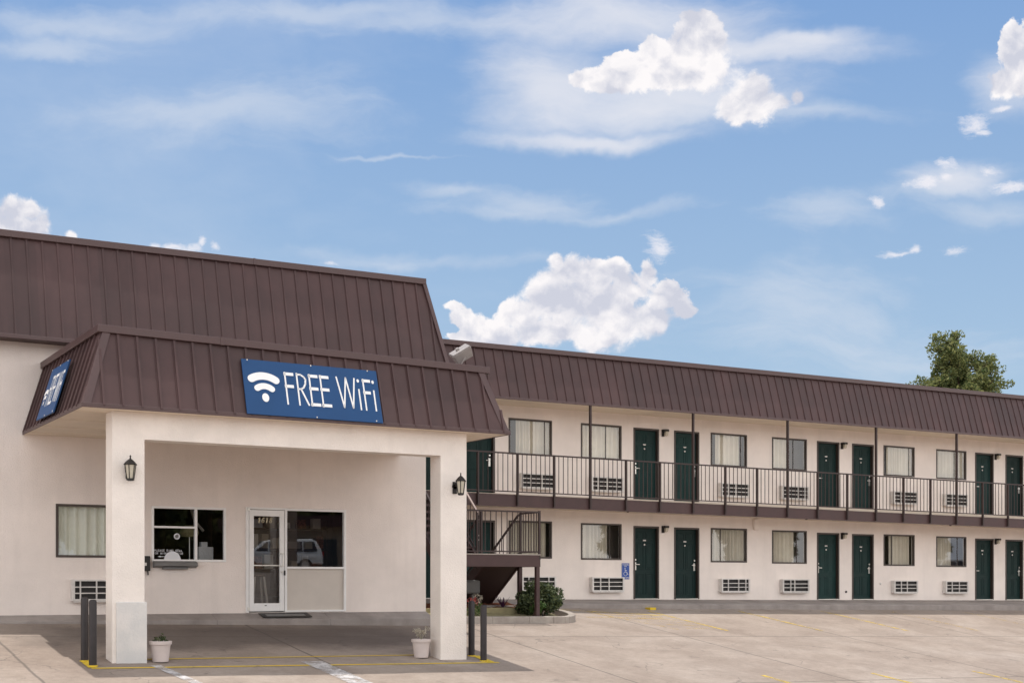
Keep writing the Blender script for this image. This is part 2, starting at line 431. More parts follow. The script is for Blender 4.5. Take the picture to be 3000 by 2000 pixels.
# ------------------------------------------------------------------ walls with openings
def wall_mesh(mb, x0, x1, z0, z1, y, holes, depth=.14):
    xs = sorted({x0, x1, *[h[0] for h in holes], *[h[1] for h in holes]})
    for i in range(len(xs) - 1):
        a, b = xs[i], xs[i + 1]
        hs = sorted([h for h in holes if h[0] <= a + 1e-6 and h[1] >= b - 1e-6], key=lambda h: h[2])
        z = z0
        for h in hs:
            if h[2] > z: mb.quad((a, y, z), (b, y, z), (b, y, h[2]), (a, y, h[2]))
            z = h[3]
        if z < z1: mb.quad((a, y, z), (b, y, z), (b, y, z1), (a, y, z1))
    for h in holes:
        a, b, c, d = h
        mb.quad((a, y, c), (a, y + depth, c), (a, y + depth, d), (a, y, d)); mb.quad((b, y, c), (b, y, d), (b, y + depth, d), (b, y + depth, c))
        mb.quad((a, y, c), (b, y, c), (b, y + depth, c), (a, y + depth, c)); mb.quad((a, y, d), (a, y + depth, d), (b, y + depth, d), (b, y, d))

def curtain_mb(x0, x1, z0, z1, y, amp=.022, pitch=.11, seed=0):
    rnd = random.Random(seed); mb = MB(); n = max(12, int((x1 - x0) / .012)); pts = []
    ph = 0
    for i in range(n + 1):
        x = x0 + (x1 - x0) * i / n
        ph += (x1 - x0) / n * 2 * math.pi / (pitch * (1 + .35 * math.sin(x * 5 + seed)))
        pts.append((x, y + amp * math.sin(ph) + amp * .4 * math.sin(ph * .37 + seed)))
    for i in range(n):
        (xa, ya), (xb, yb) = pts[i], pts[i + 1]
        mb.quad((xa, ya, z0), (xb, yb, z0), (xb, yb, z1), (xa, ya, z1))
    return mb

def window(parent, x0, x1, z0, z1, y, drapes, seed, gm='glass', cm='curtain', split=None):
    """bronze framed sliding window set in the wall: frame > pane, curtain"""
    f = MB(); t = .045; ya, yb = y - .012, y + .05
    f.box(x0, x1, ya, yb, z0, z0 + t); f.box(x0, x1, ya, yb, z1 - t, z1)
    f.box(x0, x0 + t, ya, yb, z0 + t, z1 - t); f.box(x1 - t, x1, ya, yb, z0 + t, z1 - t)
    xm = split if split else (x0 + x1) / 2
    if split is not False: f.box(xm - .009, xm + .009, y + .02, y + .045, z0 + t, z1 - t)
    fr = f.build('window', 'bronze', parent)
    g_ = MB(); g_.quad((x0 + t, y + .03, z0 + t), (x1 - t, y + .03, z0 + t), (x1 - t, y + .03, z1 - t), (x0 + t, y + .03, z1 - t))
    g_.build('pane', gm, fr)
    for k, (u0, u1) in enumerate(drapes):
        w = x1 - x0
        curtain_mb(x0 + u0 * w + .01, x0 + u1 * w - .01, z0 - .04, z1 + .03, y + .12, amp=.036, pitch=.15, seed=seed * 3 + k).build('curtain', cm, fr, smooth=True)
    return fr

def door(parent, x0, x1, z0, z1, y, handle_left, seed):
    f = MB(); t = .05; ya, yb = y - .015, y + .13
    f.box(x0, x0 + t, ya, yb, z0, z1 - t); f.box(x1 - t, x1, ya, yb, z0, z1 - t); f.box(x0, x1, ya, yb, z1 - t, z1)
    fr = f.build('door_frame', 'bronze', parent)
    yl = y + .085
    d = MB(); a, b = x0 + t + .003, x1 - t - .003; top = z1 - t - .004; w = b - a; h = top - z0
    d.box(a, b, yl, yl + .04, z0 + .012, top)
    # six raised fields, each with a sunk border
    for (v0, v1) in ((.06, .36), (.42, .80), (.84, .95)):
        for (u0, u1) in ((.13, .46), (.54, .87)):
            X0, X1, Z0, Z1 = a + u0 * w, a + u1 * w, z0 + v0 * h, z0 + v1 * h
            e = .018
            for (q0, q1, r0, r1) in ((X0, X1, Z0, Z0 + e), (X0, X1, Z1 - e, Z1), (X0, X0 + e, Z0 + e, Z1 - e), (X1 - e, X1, Z0 + e, Z1 - e)):
                d.box(q0, q1, yl - .009, yl + .001, r0, r1)
            d.box(X0 + .05, X1 - .05, yl - .007, yl + .001, Z0 + .05, Z1 - .05)
    leaf = d.build('door', 'green', parent, bevel=.003)
    hx = a + .065 if handle_left else b - .065; zc = z0 + .98; s = 1 if handle_left else -1
    k = MB(); k.box(hx - .03, hx + .03, yl - .018, yl, zc - .17, zc + .05); k.lathe([(.026, -.03), (.03, 0)], (hx, yl, zc + .12), 12, 'y')
    k.bar((hx, yl - .05, zc - .01), (hx + s * .12, yl - .055, zc - .012), .022); k.bar((hx, yl, zc - .01), (hx, yl - .055, zc - .01), .02)
    k.build('handle', 'steel', leaf, bevel=.004)
    n = MB(); xc = (a + b) / 2; zn = z0 + 1.53
    n.lathe([(.024, -.008), (.024, 0)], (xc, yl, zn), 12, 'y'); n.build('door_viewer', 'grille', leaf)
    n = MB(); n.box(xc - .05, xc + .05, yl - .006, yl, zn + .10, zn + .135); n.build('number_plate', 'grille', leaf)
    th = MB(); th.box(x0 + t, x1 - t, y - .02, y + .12, z0 - .01, z0 + .012); th.build('threshold', 'steel', fr)
    return leaf

def mansard(parent, name, x0b, x1b, yb, zb, x0t, x1t, yt, zt, pitch, m='roof', rib=.035, ribh=.026, start=.14, side_r=None, side_l=None, yback=None):
    """front face with standing seams; zb and zt are functions of x"""
    mb = MB()
    A, B, C_, D = Vector((x0b, yb, zb(x0b))), Vector((x1b, yb, zb(x1b))), Vector((x1t, yt, zt(x1t))), Vector((x0t, yt, zt(x0t)))
    n = (B - A).cross(D - A).normalized()
    th = -n * .03
    mb.hexa([A, B, B + th, A + th, D, C_, C_ + th, D + th])
    x = x0b + start
    while x < x1b - .03:
        # ribs are parallel; clipped where the hip edges cut them
        p0 = Vector((x, yb, zb(x))); p1 = Vector((x, yt, zt(x)))
        u = 1.0
        if x < x0t: u = (x - x0b) / max(1e-6, x0t - x0b)
        if x > x1t: u = min(u, (x1b - x) / max(1e-6, x1b - x1t))
        q = p0.lerp(p1, max(0, u))
        if u > .03:
            d = q - p0; mb.obox((p0 + q) / 2 + n * ribh / 2, d / 2, Vector((rib / 2, 0, 0)), n * ribh / 2)
            mb.obox((p0 + q) / 2 + n * .004, d / 2, Vector((rib, 0, 0)), n * .004)
        x += pitch
    return mb, n

# ================================================================== OFFICE BUILDING
OX1 = 13.35; OY = 26.0
office = thing('office_building', (4, OY, .86), 'cream stucco motel office with tall brown metal mansard behind the entrance canopy', 'building')
holes = [(5.509, 6.87, 1.951, 2.962), (7.323, 8.829, 1.885, 2.974), (9.24, 11.446, .862, 3.005), (.6, 2.0, 1.951, 2.962)]
w = MB(); wall_mesh(w, -8, OX1, .30, 6.3, OY, holes)
w.quad((OX1, OY, .3), (OX1, 40, .3), (OX1, 40, 6.3), (OX1, OY, 6.3)); w.quad((-8, OY, .3), (-8, OY, 6.3), (-8, 40, 6.3), (-8, 40, .3))
w.quad((-8, 40, .3), (-8, 40, 6.3), (OX1, 40, 6.3), (OX1, 40, .3))
w.build('wall', 'stucco_office', office)
MZ = lambda a: 7.98 + .0125 * (a - 4.4)
MBZ = lambda a: 5.955
mb, n = mansard(office, 'roof', -8.3, 13.68, 25.5, MBZ, -8.0, 13.30, 26.08, MZ, .2805, start=.10)
mb.hexa([(13.68, 25.5, 5.955), (13.70, 40.3, 5.955), (13.66, 40.3, 5.955), (13.64, 25.53, 5.955), (13.30, 26.08, MZ(13.3)), (13.32, 40, MZ(13.3)), (13.28, 40, MZ(13.3)), (13.26, 26.1, MZ(13.3))])
mb.quad((-8.0, 26.09, MZ(-8) - .02), (13.29, 26.09, MZ(13.3) - .02), (13.29, 40, MZ(13.3) - .02), (-8.0, 40, MZ(-8) - .02))
mb.quad((-8.3, 25.5, 5.95), (13.68, 25.5, 5.95), (13.68, 26.2, 5.95), (-8.3, 26.2, 5.95))
roof = mb.build('roof', 'roof', office)
t = MB()
t.hexa([(-8.1, 25.99, MZ(-8) - .10), (13.36, 25.99, MZ(13.3) - .10), (13.36, 26.14, MZ(13.3) - .10), (-8.1, 26.14, MZ(-8) - .10), (-8.1, 25.99, MZ(-8) + .03), (13.36, 25.99, MZ(13.3) + .03), (13.36, 26.14, MZ(13.3) + .03), (-8.1, 26.14, MZ(-8) + .03)])
for x in (-4.5, 0, 3.9, 9.4): t.box(x, x + .05, 25.98, 26.0, MZ(x) - .1, MZ(x) + .035)
t.bar((13.70, 25.48, 5.93), (13.31, 26.05, MZ(13.3)), .09, .05, up=(0, -1, 0))
t.box(-8.3, 13.68, 25.475, 25.5, 5.925, 6.0)
t.build('roof_trim', 'trim', roof, bevel=.008)
window(office, 5.509, 6.87, 1.951, 2.962, OY, [(0, 1)], 3, 'glass', 'blind', split=False)
window(office, .6, 2.0, 1.951, 2.962, OY, [(0, 1)], 4, 'glass', 'blind', split=False)
# service window
f = MB(); ya, yb = OY - .02, OY + .06
def fr4(f, x0, x1, z0, z1, t, ya=ya, yb=yb):
    f.box(x0, x1, ya, yb, z0, z0 + t); f.box(x0, x1, ya, yb, z1 - t, z1); f.box(x0, x0 + t, ya, yb, z0 + t, z1 - t); f.box(x1 - t, x1, ya, yb, z0 + t, z1 - t)
fr4(f, 7.323, 8.829, 1.885, 2.974, .045); f.box(8.185, 8.235, ya, yb, 1.93, 2.929); f.box(7.368, 8.185, ya + .004, yb, 2.545, 2.585)
sw = f.build('service_window', 'white_alu', office, bevel=.004)
g_ = MB(); g_.quad((7.36, OY + .03, 1.92), (8.80, OY + .03, 1.92), (8.80, OY + .03, 2.94), (7.36, OY + .03, 2.94)); g_.build('pane', 'glass_office', sw)
# speak-through ring
g_ = MB(); i0 = 0
pr = [(.058, -.012), (.062, -.02), (.040, -.022), (.036, -.012)]
g_.lathe(pr + [pr[0]], (7.83, OY + .03, 2.385), 24, 'y', cap=False); g_.build('speaking_ring', 'paper', sw, smooth=True)
g_ = MB(); g_.lathe([(.037, -.010), (.035, -.014)], (7.83, OY + .03, 2.385), 16, 'y'); g_.build('speaking_mesh', 'grey_plastic', sw)
# cash tray
g_ = MB(); g_.prism([(OY - .16, 1.80), (OY - .02, 1.76), (OY - .02, 1.90), (OY - .13, 1.87)], 7.34, 8.21, 'yz'); g_.box(7.52, 8.02, OY - .12, OY - .02, 1.735, 1.775)
g_.build('cash_tray', 'grey_plastic', sw, bevel=.01)
g_ = MB(); g_.prism([(7.74 + .17 * math.cos(q), 1.90 + .19 * math.sin(q)) for q in [math.pi * k / 10 for k in range(11)]], OY + .005, OY + .02); g_.build('pass_through', 'paper', sw)

# ---- stroke lettering
GL = {
 'A': [[(0, 0), (.5, 1), (1, 0)], [(.2, .35), (.8, .35)]], 'B': [[(0, 0), (0, 1), (.7, 1), (.95, .85), (.7, .55), (0, .55)], [(.7, .55), (1, .3), (.75, 0), (0, 0)]],
 'C': [[(1, .85), (.7, 1), (.3, 1), (0, .75), (0, .25), (.3, 0), (.7, 0), (1, .15)]], 'D': [[(0, 0), (0, 1), (.6, 1), (1, .7), (1, .3), (.6, 0), (0, 0)]],
 'E': [[(1, 1), (0, 1), (0, 0), (1, 0)], [(0, .53), (.85, .53)]], 'F': [[(1, 1), (0, 1), (0, 0)], [(0, .53), (.85, .53)]],
 'G': [[(1, .85), (.7, 1), (.3, 1), (0, .75), (0, .25), (.3, 0), (.8, 0), (1, .2), (1, .45), (.6, .45)]], 'H': [[(0, 0), (0, 1)], [(1, 0), (1, 1)], [(0, .5), (1, .5)]],
 'I': [[(.5, 0), (.5, 1)]], 'L': [[(0, 1), (0, 0), (1, 0)]], 'N': [[(0, 0), (0, 1), (1, 0), (1, 1)]], 'O': [[(.3, 0), (0, .3), (0, .7), (.3, 1), (.7, 1), (1, .7), (1, .3), (.7, 0), (.3, 0)]],
 'P': [[(0, 0), (0, 1), (.75, 1), (1, .8), (.75, .5), (0, .5)]], 'R': [[(0, 0), (0, 1), (.75, 1), (1, .78), (.75, .5), (0, .5)], [(.5, .5), (1, 0)]],
 'S': [[(1, .85), (.7, 1), (.3, 1), (0, .8), (.2, .55), (.8, .45), (1, .2), (.7, 0), (.3, 0), (0, .15)]], 'T': [[(0, 1), (1, 1)], [(.5, 0), (.5, 1)]],
 'V': [[(0, 1), (.5, 0), (1, 1)]], 'K': [[(0, 0), (0, 1)], [(1, 1), (0, .45)], [(.3, .6), (1, 0)]],
 '1': [[(.2, .8), (.55, 1), (.55, 0)]], '6': [[(.9, .9), (.6, 1), (.2, .8), (0, .4), (.1, .1), (.5, 0), (.9, .1), (1, .35), (.7, .55), (.1, .45)]],
 '8': [[(.5, .52), (.1, .7), (.2, .95), (.5, 1), (.8, .95), (.9, .7), (.5, .52), (.0, .3), (.15, .05), (.5, 0), (.85, .05), (1, .3), (.5, .52)]], ' ': []}
def stroke_text(mb, s, x, z, h, wid, gap, th, P, slant=0, d=.004):
    """P maps (u, v, depth) to a point"""
    for ch in s:
        for pl in GL[ch]:
            for i in range(len(pl) - 1):
                a, b = Vector(pl[i]), Vector(pl[i + 1])
                A = Vector((x + a.x * wid + slant * a.y * h, z + a.y * h)); B = Vector((x + b.x * wid + slant * b.y * h, z + b.y * h))
                stroke(mb, A, B, th, P, d)
        x += wid + gap
    return x
def stroke(mb, A, B, th, P, d):
    A, B = Vector(A), Vector(B); dd = (B - A)
    if dd.length < 1e-6: return
    dn = dd.normalized() * th * .5; n = Vector((-dn.y, dn.x)); A2, B2 = A - dn * .6, B + dn * .6
    q = [A2 - n, B2 - n, B2 + n, A2 + n]
    mb.hexa([P(v.x, v.y, 0) for v in q] + [P(v.x, v.y, d) for v in q])
PG = lambda u, v, d: (u, OY + .026 - d, v)
g_ = MB()
stroke_text(g_, 'PLEASE RING BELL', 7.385, 2.085, .036, .022, .0135, .0075, PG)
stroke_text(g_, 'FOR NIGHT SERVICE', 7.365, 2.03, .034, .022, .0135, .0075, PG)
stroke(g_, (7.50, 1.985), (7.84, 1.985), .012, PG, .004)
g_.quad(PG(7.45, 1.985, .003), PG(7.51, 1.968, .003), PG(7.51, 2.002, .003))
g_.build('lettering', 'paper', sw)

# glass entrance door with side light
f = MB(); ya, yb = OY - .03, OY + .07
f.box(9.24, 9.30, ya, yb, .862, 3.005); f.box(10.075, 10.125, ya, yb, .862, 3.005); f.box(9.30, 10.075, ya, yb, 2.965, 3.005)
f.box(11.40, 11.446, ya, yb, .862, 3.005); f.box(10.125, 11.40, ya, yb, 2.955, 3.0); f.box(10.125, 11.40, ya, yb, .862, .90); f.box(10.125, 11.40, ya, yb, 1.755, 1.80)
ef = f.build('door_frame', 'white_alu', office, bevel=.004)
g_ = MB(); g_.quad((10.12, OY + .03, 1.79), (11.41, OY + .03, 1.79), (11.41, OY + .03, 2.97), (10.12, OY + .03, 2.97)); g_.build('pane', 'glass_office', ef)
g_ = MB(); g_.box(10.125, 11.40, OY + .02, OY + .04, .90, 1.755); g_.build('infill_panel', 'panel', ef)
f = MB(); ya, yb = OY - .015, OY + .03; a, b = 9.312, 10.068
f.box(a, a + .10, ya, yb, .885, 2.955); f.box(b - .10, b, ya, yb, .885, 2.955); f.box(a + .10, b - .10, ya, yb, 2.83, 2.955); f.box(a + .10, b - .10, ya, yb, .885, 1.05)
ed = f.build('entrance_door', 'white_alu', office, bevel=.004)
g_ = MB(); g_.quad((a + .09, OY + .01, 1.04), (b - .09, OY + .01, 1.04), (b - .09, OY + .01, 2.84), (a + .09, OY + .01, 2.84)); g_.build('pane', 'glass_office', ed)
g_ = MB(); g_.box(a + .1, b - .1, OY - .012, OY + .006, 1.81, 1.835); g_.bar((b - .05, OY - .075, 1.82), (b - .05, OY - .075, 2.07), .022)
g_.box(b - .09, b - .02, OY - .07, OY - .012, 2.05, 2.08); g_.box(b - .09, b - .02, OY - .07, OY - .012, 1.80, 1.83); g_.lathe([(.02, -.03), (.02, 0)], (b - .05, OY - .015, 1.69), 12, 'y')
g_.build('handle', 'steel', ed, bevel=.003)
g_ = MB(); g_.box(b - .012, b + .012, OY - .05, OY - .01, 1.62, 1.72); g_.build('lock', 'black', ed); g_ = MB(); g_.box(a + .33, a + .37, OY - .025, OY - .01, .995, 1.01); g_.build('floor_bolt', 'black', ed)
PD = lambda u, v, d: (u, OY + .006 - d, v)
g_ = MB(); stroke_text(g_, '1618', 9.50, 2.70, .095, .048, .034, .019, PD, slant=.22); g_.build('house_number', 'cream', ed)
for z in (.90, 2.93):
    g_ = MB(); g_.box(9.27, 9.315, OY - .05, OY - .02, z, z + .07); g_.build('hinge', 'steel', ed)

# office interior: floor, back wall and furniture seen through the panes
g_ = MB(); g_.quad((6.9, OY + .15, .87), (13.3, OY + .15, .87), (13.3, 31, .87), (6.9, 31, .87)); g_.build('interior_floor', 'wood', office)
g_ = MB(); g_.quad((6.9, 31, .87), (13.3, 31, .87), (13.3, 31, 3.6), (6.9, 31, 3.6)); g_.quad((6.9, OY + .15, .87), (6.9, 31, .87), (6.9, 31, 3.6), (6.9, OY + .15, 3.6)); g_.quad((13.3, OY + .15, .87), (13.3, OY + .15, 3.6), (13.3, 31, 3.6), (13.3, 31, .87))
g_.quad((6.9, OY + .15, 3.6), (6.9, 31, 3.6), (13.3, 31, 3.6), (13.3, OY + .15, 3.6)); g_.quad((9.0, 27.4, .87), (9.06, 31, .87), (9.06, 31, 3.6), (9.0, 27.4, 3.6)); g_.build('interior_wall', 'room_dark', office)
g_ = MB(); g_.box(.4, 2.3, OY + .9, OY + .95, 1.5, 3.5); g_.build('interior_wall', 'room', office); g_ = MB(); g_.box(5.2, 6.88, OY + .9, OY + .95, 1.5, 3.5); g_.build('interior_wall', 'room', office)

counter = thing('reception_counter', (8.0, 26.8, .87), 'dark wooden counter just inside the office service window', 'counter')
g_ = MB(); g_.box(7.3, 8.9, 26.45, 27.0, 1.78, 1.83); g_.build('counter_top', 'wood', counter, bevel=.008)
g_ = MB(); g_.box(7.34, 8.86, 26.5, 26.95, .87, 1.78); g_.build('counter_base', 'room', counter)
pr_ = thing('white_box', (8.62, 26.6, 1.83), 'pale square carton standing on the counter inside the service window', 'box')
g_ = MB(); g_.box(8.43, 8.74, 26.52, 26.74, 1.831, 2.20); g_.build('carton', 'paper', pr_, bevel=.01)
g_ = MB(); g_.box(8.50, 8.63, 26.56, 26.70, 2.20, 2.30); g_.build('carton_lid', 'paper', pr_, bevel=.006)
cu = thing('ceiling_drape', (8.62, 27.3, 3.4), 'pale curved strip hanging inside the service window', 'hanging strip')
g_ = MB(); g_.tube([(8.50, 27.3, 3.5), (8.52, 27.3, 3.0), (8.60, 27.3, 2.75), (8.78, 27.3, 2.55)], .03, 8); g_.build('strip', 'panel', cu)
lp = thing('desk_lamp', (8.45, 27.2, 1.83), 'olive shaded desk lamp inside the service window', 'lamp')
g_ = MB(); g_.lathe([(.16, 2.42), (.20, 2.50), (.17, 2.60), (.08, 2.66)], (8.45, 27.2, 0), 20); g_.build('lamp_shade', 'kerb_yellow', lp)
g_ = MB(); g_.lathe([(.08, 1.83), (.08, 1.85), (.015, 1.87), (.012, 2.45)], (8.45, 27.2, 0), 12); g_.build('lamp_stem', 'steel', lp)
st = thing('wooden_stool', (9.86, 27.0, .87), 'light wooden bar stool standing inside the glass entrance door', 'stool')
g_ = MB(); g_.lathe([(.17, 0), (.18, .02), (.17, .05)], (9.86, 27.0, 1.60), 20); g_.build('seat', 'wood', st)
for sx in (-1, 1):
    for sy in (-1, 1):
        g_ = MB(); g_.bar((9.86 + sx * .10, 27 + sy * .10, 1.60), (9.86 + sx * .17, 27 + sy * .17, .87), .04); g_.build('leg', 'panel', st)
shf = thing('display_shelf', (11.0, 28.2, .87), 'cluttered brochure shelf inside the window beside the entrance door', 'shelf')
g_ = MB()
for z in (1.3, 1.75, 2.2, 2.65): g_.box(10.1, 11.9, 28.1, 28.4, z, z + .03)
g_.box(10.07, 10.1, 28.1, 28.4, .87, 2.9); g_.box(11.9, 11.93, 28.1, 28.4, .87, 2.9); g_.build('shelf_frame', 'wood', shf)
rnd = random.Random(5)
for z in (1.78, 2.23, 2.68):
    x = 10.15
    while x < 11.8:
        ww = rnd.uniform(.12, .3); g_ = MB(); g_.box(x, x + ww, 28.14, 28.3, z, z + rnd.uniform(.12, .32)); g_.build('brochure', rnd.choice(['panel', 'tan', 'paper', 'room', 'mulch']), shf); x += ww + rnd.uniform(.05, .2)

# ================================================================== MOTEL WING
WY = 30.26; WX0, WX1 = 13.35, 52.0
wing = thing('motel_wing', (24, WY, .95), 'long two storey cream motel wing with green doors and brown metal eave', 'building')
doors = [(15.23, 16.14), (16.66, 17.57), (22.06, 22.95), (23.49, 24.40), (29.0, 29.93), (30.48, 31.42), (36.14, 37.06), (37.66, 38.57), (43.2, 44.1), (44.7, 45.6)]
wins = [(17.99, 19.35), (20.29, 21.65), (24.83, 26.20), (27.18, 28.58), (31.86, 33.26), (34.27, 35.71), (39.0, 40.4), (41.4, 42.8)]
zl = lambda a: -.0085 * (a - 20)
holes = []
for a, b in doors: holes += [(a, b, wbase(a) + .012, 3.065 + zl(a)), (a, b, 3.70, 5.80)]
for a, b in wins: holes += [(a, b, 2.09 + zl(a), 3.09 + zl(a)), (a, b, 4.855, 5.818)]
w = MB(); wall_mesh(w, WX0, WX1, .2, 6.4, WY, holes)
w.quad((WX1, WY, .2), (WX1, 42, .2), (WX1, 42, 6.4), (WX1, WY, 6.4)); w.quad((WX0, 42, .2), (WX0, 42, 6.4), (WX1, 42, 6.4), (WX1, 42, .2))
w.build('wall', 'stucco', wing)
dr_up = [[(.22, 1)], [(0, 1)], [(.2, .86)], [(.0, .55)], [(.18, 1)], [(0, 1)], [(0, 1)], [(.2, 1)]]
dr_lo = [[(.0, .9)], [(0, .70)], [(.06, 1)], [(0, .70)], [(.26, .92)], [(0, .60)], [(0, .8)], [(0, .6)]]
for i, (a, b) in enumerate(wins):
    window(wing, a, b, 4.855, 5.818, WY, dr_up[i], i, 'glass_up', split=a + (b - a) * (.84 if i % 2 == 0 else .62))
    window(wing, a, b, 2.09 + zl(a), 3.09 + zl(a), WY, dr_lo[i], i + 20, split=a + (b - a) * (.72 if i % 2 else .28))
for i, (a, b) in enumerate(doors):
    door(wing, a, b, 3.70, 5.80, WY, i % 2 == 0, i); door(wing, a, b, wbase(a) + .012, 3.065 + zl(a), WY, i % 2 == 0, i + 10)
g_ = MB(); 
for z0, z1 in ((.9, 3.3), (3.7, 6.1)):
    g_.quad((WX0, WY + .85, z0), (WX1, WY + .85, z0), (WX1, WY + .85, z1), (WX0, WY + .85, z1))
    g_.quad((WX0, WY + .14, z0), (WX1, WY + .14, z0), (WX1, WY + .85, z0), (WX0, WY + .85, z0)); g_.quad((WX0, WY + .14, z1), (WX1, WY + .14, z1), (WX1, WY + .85, z1), (WX0, WY + .85, z1))
g_.build('interior_wall', 'room', wing)
# balcony slab
st_ = lambda a: 3.68 - .0078 * (a - 18.5)
sb_ = lambda a: 3.37 - .0072 * (a - 18.5)
g_ = MB(); g_.hexa([(WX0, 28.90, sb_(WX0) + .04), (WX1, 28.90, sb_(WX1) + .04), (WX1, WY, sb_(WX1) + .06), (WX0, WY, sb_(WX0) + .06), (WX0, 28.90, st_(WX0)), (WX1, 28.90, st_(WX1)), (WX1, WY, 3.70), (WX0, WY, 3.70)])
slab = g_.build('balcony_floor', 'soffit', wing)
g_ = MB(); g_.hexa([(WX0, 28.86, sb_(WX0)), (WX1, 28.86, sb_(WX1)), (WX1, 28.90, sb_(WX1)), (WX0, 28.90, sb_(WX0)), (WX0, 28.86, st_(WX0) - .005), (WX1, 28.86, st_(WX1) - .005), (WX1, 28.90, st_(WX1) - .005), (WX0, 28.90, st_(WX0) - .005)])
g_.build('fascia_board', 'brown', slab)
# wing roof
RB = lambda a: 6.085 + .004 * (a - 17); RT = lambda a: 7.45 + .0069 * (a - 15.6)
mb, n = mansard(wing, 'roof', WX0, WX1, 28.78, RB, WX0, WX1, 29.20, RT, .285, start=.12, rib=.028, ribh=.024)
mb.quad((WX0, 29.22, RT(WX0) - .02), (WX1, 29.22, RT(WX1) - .02), (WX1, 42, RT(WX1) - .02), (WX0, 42, RT(WX0) - .02))
mb.quad((WX1, 28.8, RB(WX1)), (WX1, 42, RB(WX1)), (WX1, 42, RT(WX1)), (WX1, 29.2, RT(WX1)))
wroof = mb.build('roof', 'roof', wing)
t = MB(); t.hexa([(WX0, 29.10, RT(WX0) - .09), (WX1, 29.10, RT(WX1) - .09), (WX1, 29.26, RT(WX1) - .09), (WX0, 29.26, RT(WX0) - .09), (WX0, 29.10, RT(WX0) + .035), (WX1, 29.10, RT(WX1) + .035), (WX1, 29.26, RT(WX1) + .035), (WX0, 29.26, RT(WX0) + .035)])
t.hexa([(WX0, 28.755, RB(WX0) - .02), (WX1, 28.755, RB(WX1) - .02), (WX1, 28.785, RB(WX1) - .02), (WX0, 28.785, RB(WX0) - .02), (WX0, 28.755, RB(WX0) + .04), (WX1, 28.755, RB(WX1) + .04), (WX1, 28.785, RB(WX1) + .04), (WX0, 28.785, RB(WX0) + .04)])
t.build('roof_trim', 'trim', wroof, bevel=.006)
g_ = MB(); g_.hexa([(WX0, 28.79, RB(WX0)), (WX1, 28.79, RB(WX1)), (WX1, WY + .02, RB(WX1) + .05), (WX0, WY + .02, RB(WX0) + .05), (WX0, 28.79, RB(WX0) + .02), (WX1, 28.79, RB(WX1) + .02), (WX1, WY + .02, RB(WX1) + .07), (WX0, WY + .02, RB(WX0) + .07)])
sf = g_.build('eave_soffit', 'soffit', wing)
g_ = MB(); g_.box(26.43, 26.60, WY - .09, WY - .003, 3.02, 3.33); g_.build('junction_box', 'stucco', wing, bevel=.008)
for (x, z) in ((20.9, 3.345), (27.3, 3.30), (33.4, 3.25)):
    g_ = MB(); g_.lathe([(.03, 0), (.045, .05)], (x, 28.92, z - .01), 10); g_.build('conduit_stub', 'rail', wing)
for (x, z) in ((30.22, 1.17), (31.72, 1.42)):
    g_ = MB(); g_.lathe([(.03, -.03), (.035, 0)], (x, WY, z), 12, 'y'); g_.build('wall_tap' if x < 31 else 'outlet_cover', 'black' if x < 31 else 'grille', wing)

# ================================================================== balcony railing
railing = thing('balcony_railing', (17.4, 28.83, 3.4), 'dark brown metal railing along the upper walkway of the motel wing', 'railing')
posts = [16.25, 17.402, 18.501, 19.624, 20.771, 21.898, 23.033, 24.174, 25.336, 26.485, 27.654, 28.842, 30.031, 31.201, 32.387, 33.569, 34.787, 35.998, 37.2, 38.41, 39.6, 40.8, 42.0, 43.2]
tr_ = lambda a: 4.70 - .0040 * (a - 18.5)
br_ = lambda a: 3.735 - .0068 * (a - 18.5)
def lbar(x0, x1, y0, y1, zf, h):
    return MB().hexa([(x0, y0, zf(x0)), (x1, y0, zf(x1)), (x1, y1, zf(x1)), (x0, y1, zf(x0)), (x0, y0, zf(x0) + h), (x1, y0, zf(x1) + h), (x1, y1, zf(x1) + h), (x0, y1, zf(x0) + h)])
lbar(15.35, 43.2, 28.795, 28.845, tr_, .035).build('top_rail', 'rail', railing)
lbar(15.35, 43.2, 28.805, 28.835, br_, .028).build('bottom_rail', 'rail', railing)
for i, x in enumerate(posts):
    tall = (i % 3 == 0) and i > 0
    g_ = MB(); hw = .020 if not tall else .024
    g_.box(x - hw, x + hw, 28.80 - .012, 28.858, sb_(x) + .03, (RB(x) + .02) if tall else tr_(x) + .002); g_.build('post', 'rail', railing)
cnt = 0; rest = MB()
for i in range(len(posts) - 1):
    for k in range(1, 8):
        x = posts[i] + (posts[i + 1] - posts[i]) * k / 8
        mb = MB() if cnt < 98 else rest
        mb.box(x - .0075, x + .0075, 28.812, 28.827, br_(x) + .02, tr_(x) + .01)
        if mb is not rest: mb.build('baluster', 'rail', railing)
        cnt += 1
o = rest.build('balusters', 'rail', railing); o['kind'] = 'stuff'

# ================================================================== staircase
stair = thing('outdoor_staircase', (16.4, 26.3, .8), 'brown steel outdoor staircase with a half landing beside the office', 'staircase')
LZ = 2.10; LX0, LX1, LY0, LY1 = 14.1, 16.44, 26.2, 27.08
g_ = MB(); g_.box(LX0, LX1, LY0, LY0 + .06, LZ - .27, LZ); g_.box(LX0, LX1, LY1 - .06, LY1, LZ - .27, LZ); g_.box(LX1 - .06, LX1, LY0 + .06, LY1 - .06, LZ - .27, LZ); g_.box(LX0, LX0 + .06, LY0 + .06, LY1 - .06, LZ - .27, LZ)
g_.box(LX0 + .06, LX1 - .06, LY0 + .06, LY1 - .06, LZ - .06, LZ - .01); g_.build('landing', 'brown', stair, bevel=.004)
g_ = MB(); g_.box(LX0 - .01, LX1 + .01, LY0 - .012, LY1 + .012, LZ + .001, LZ + .025); g_.build('landing_edge', 'kerb', stair)
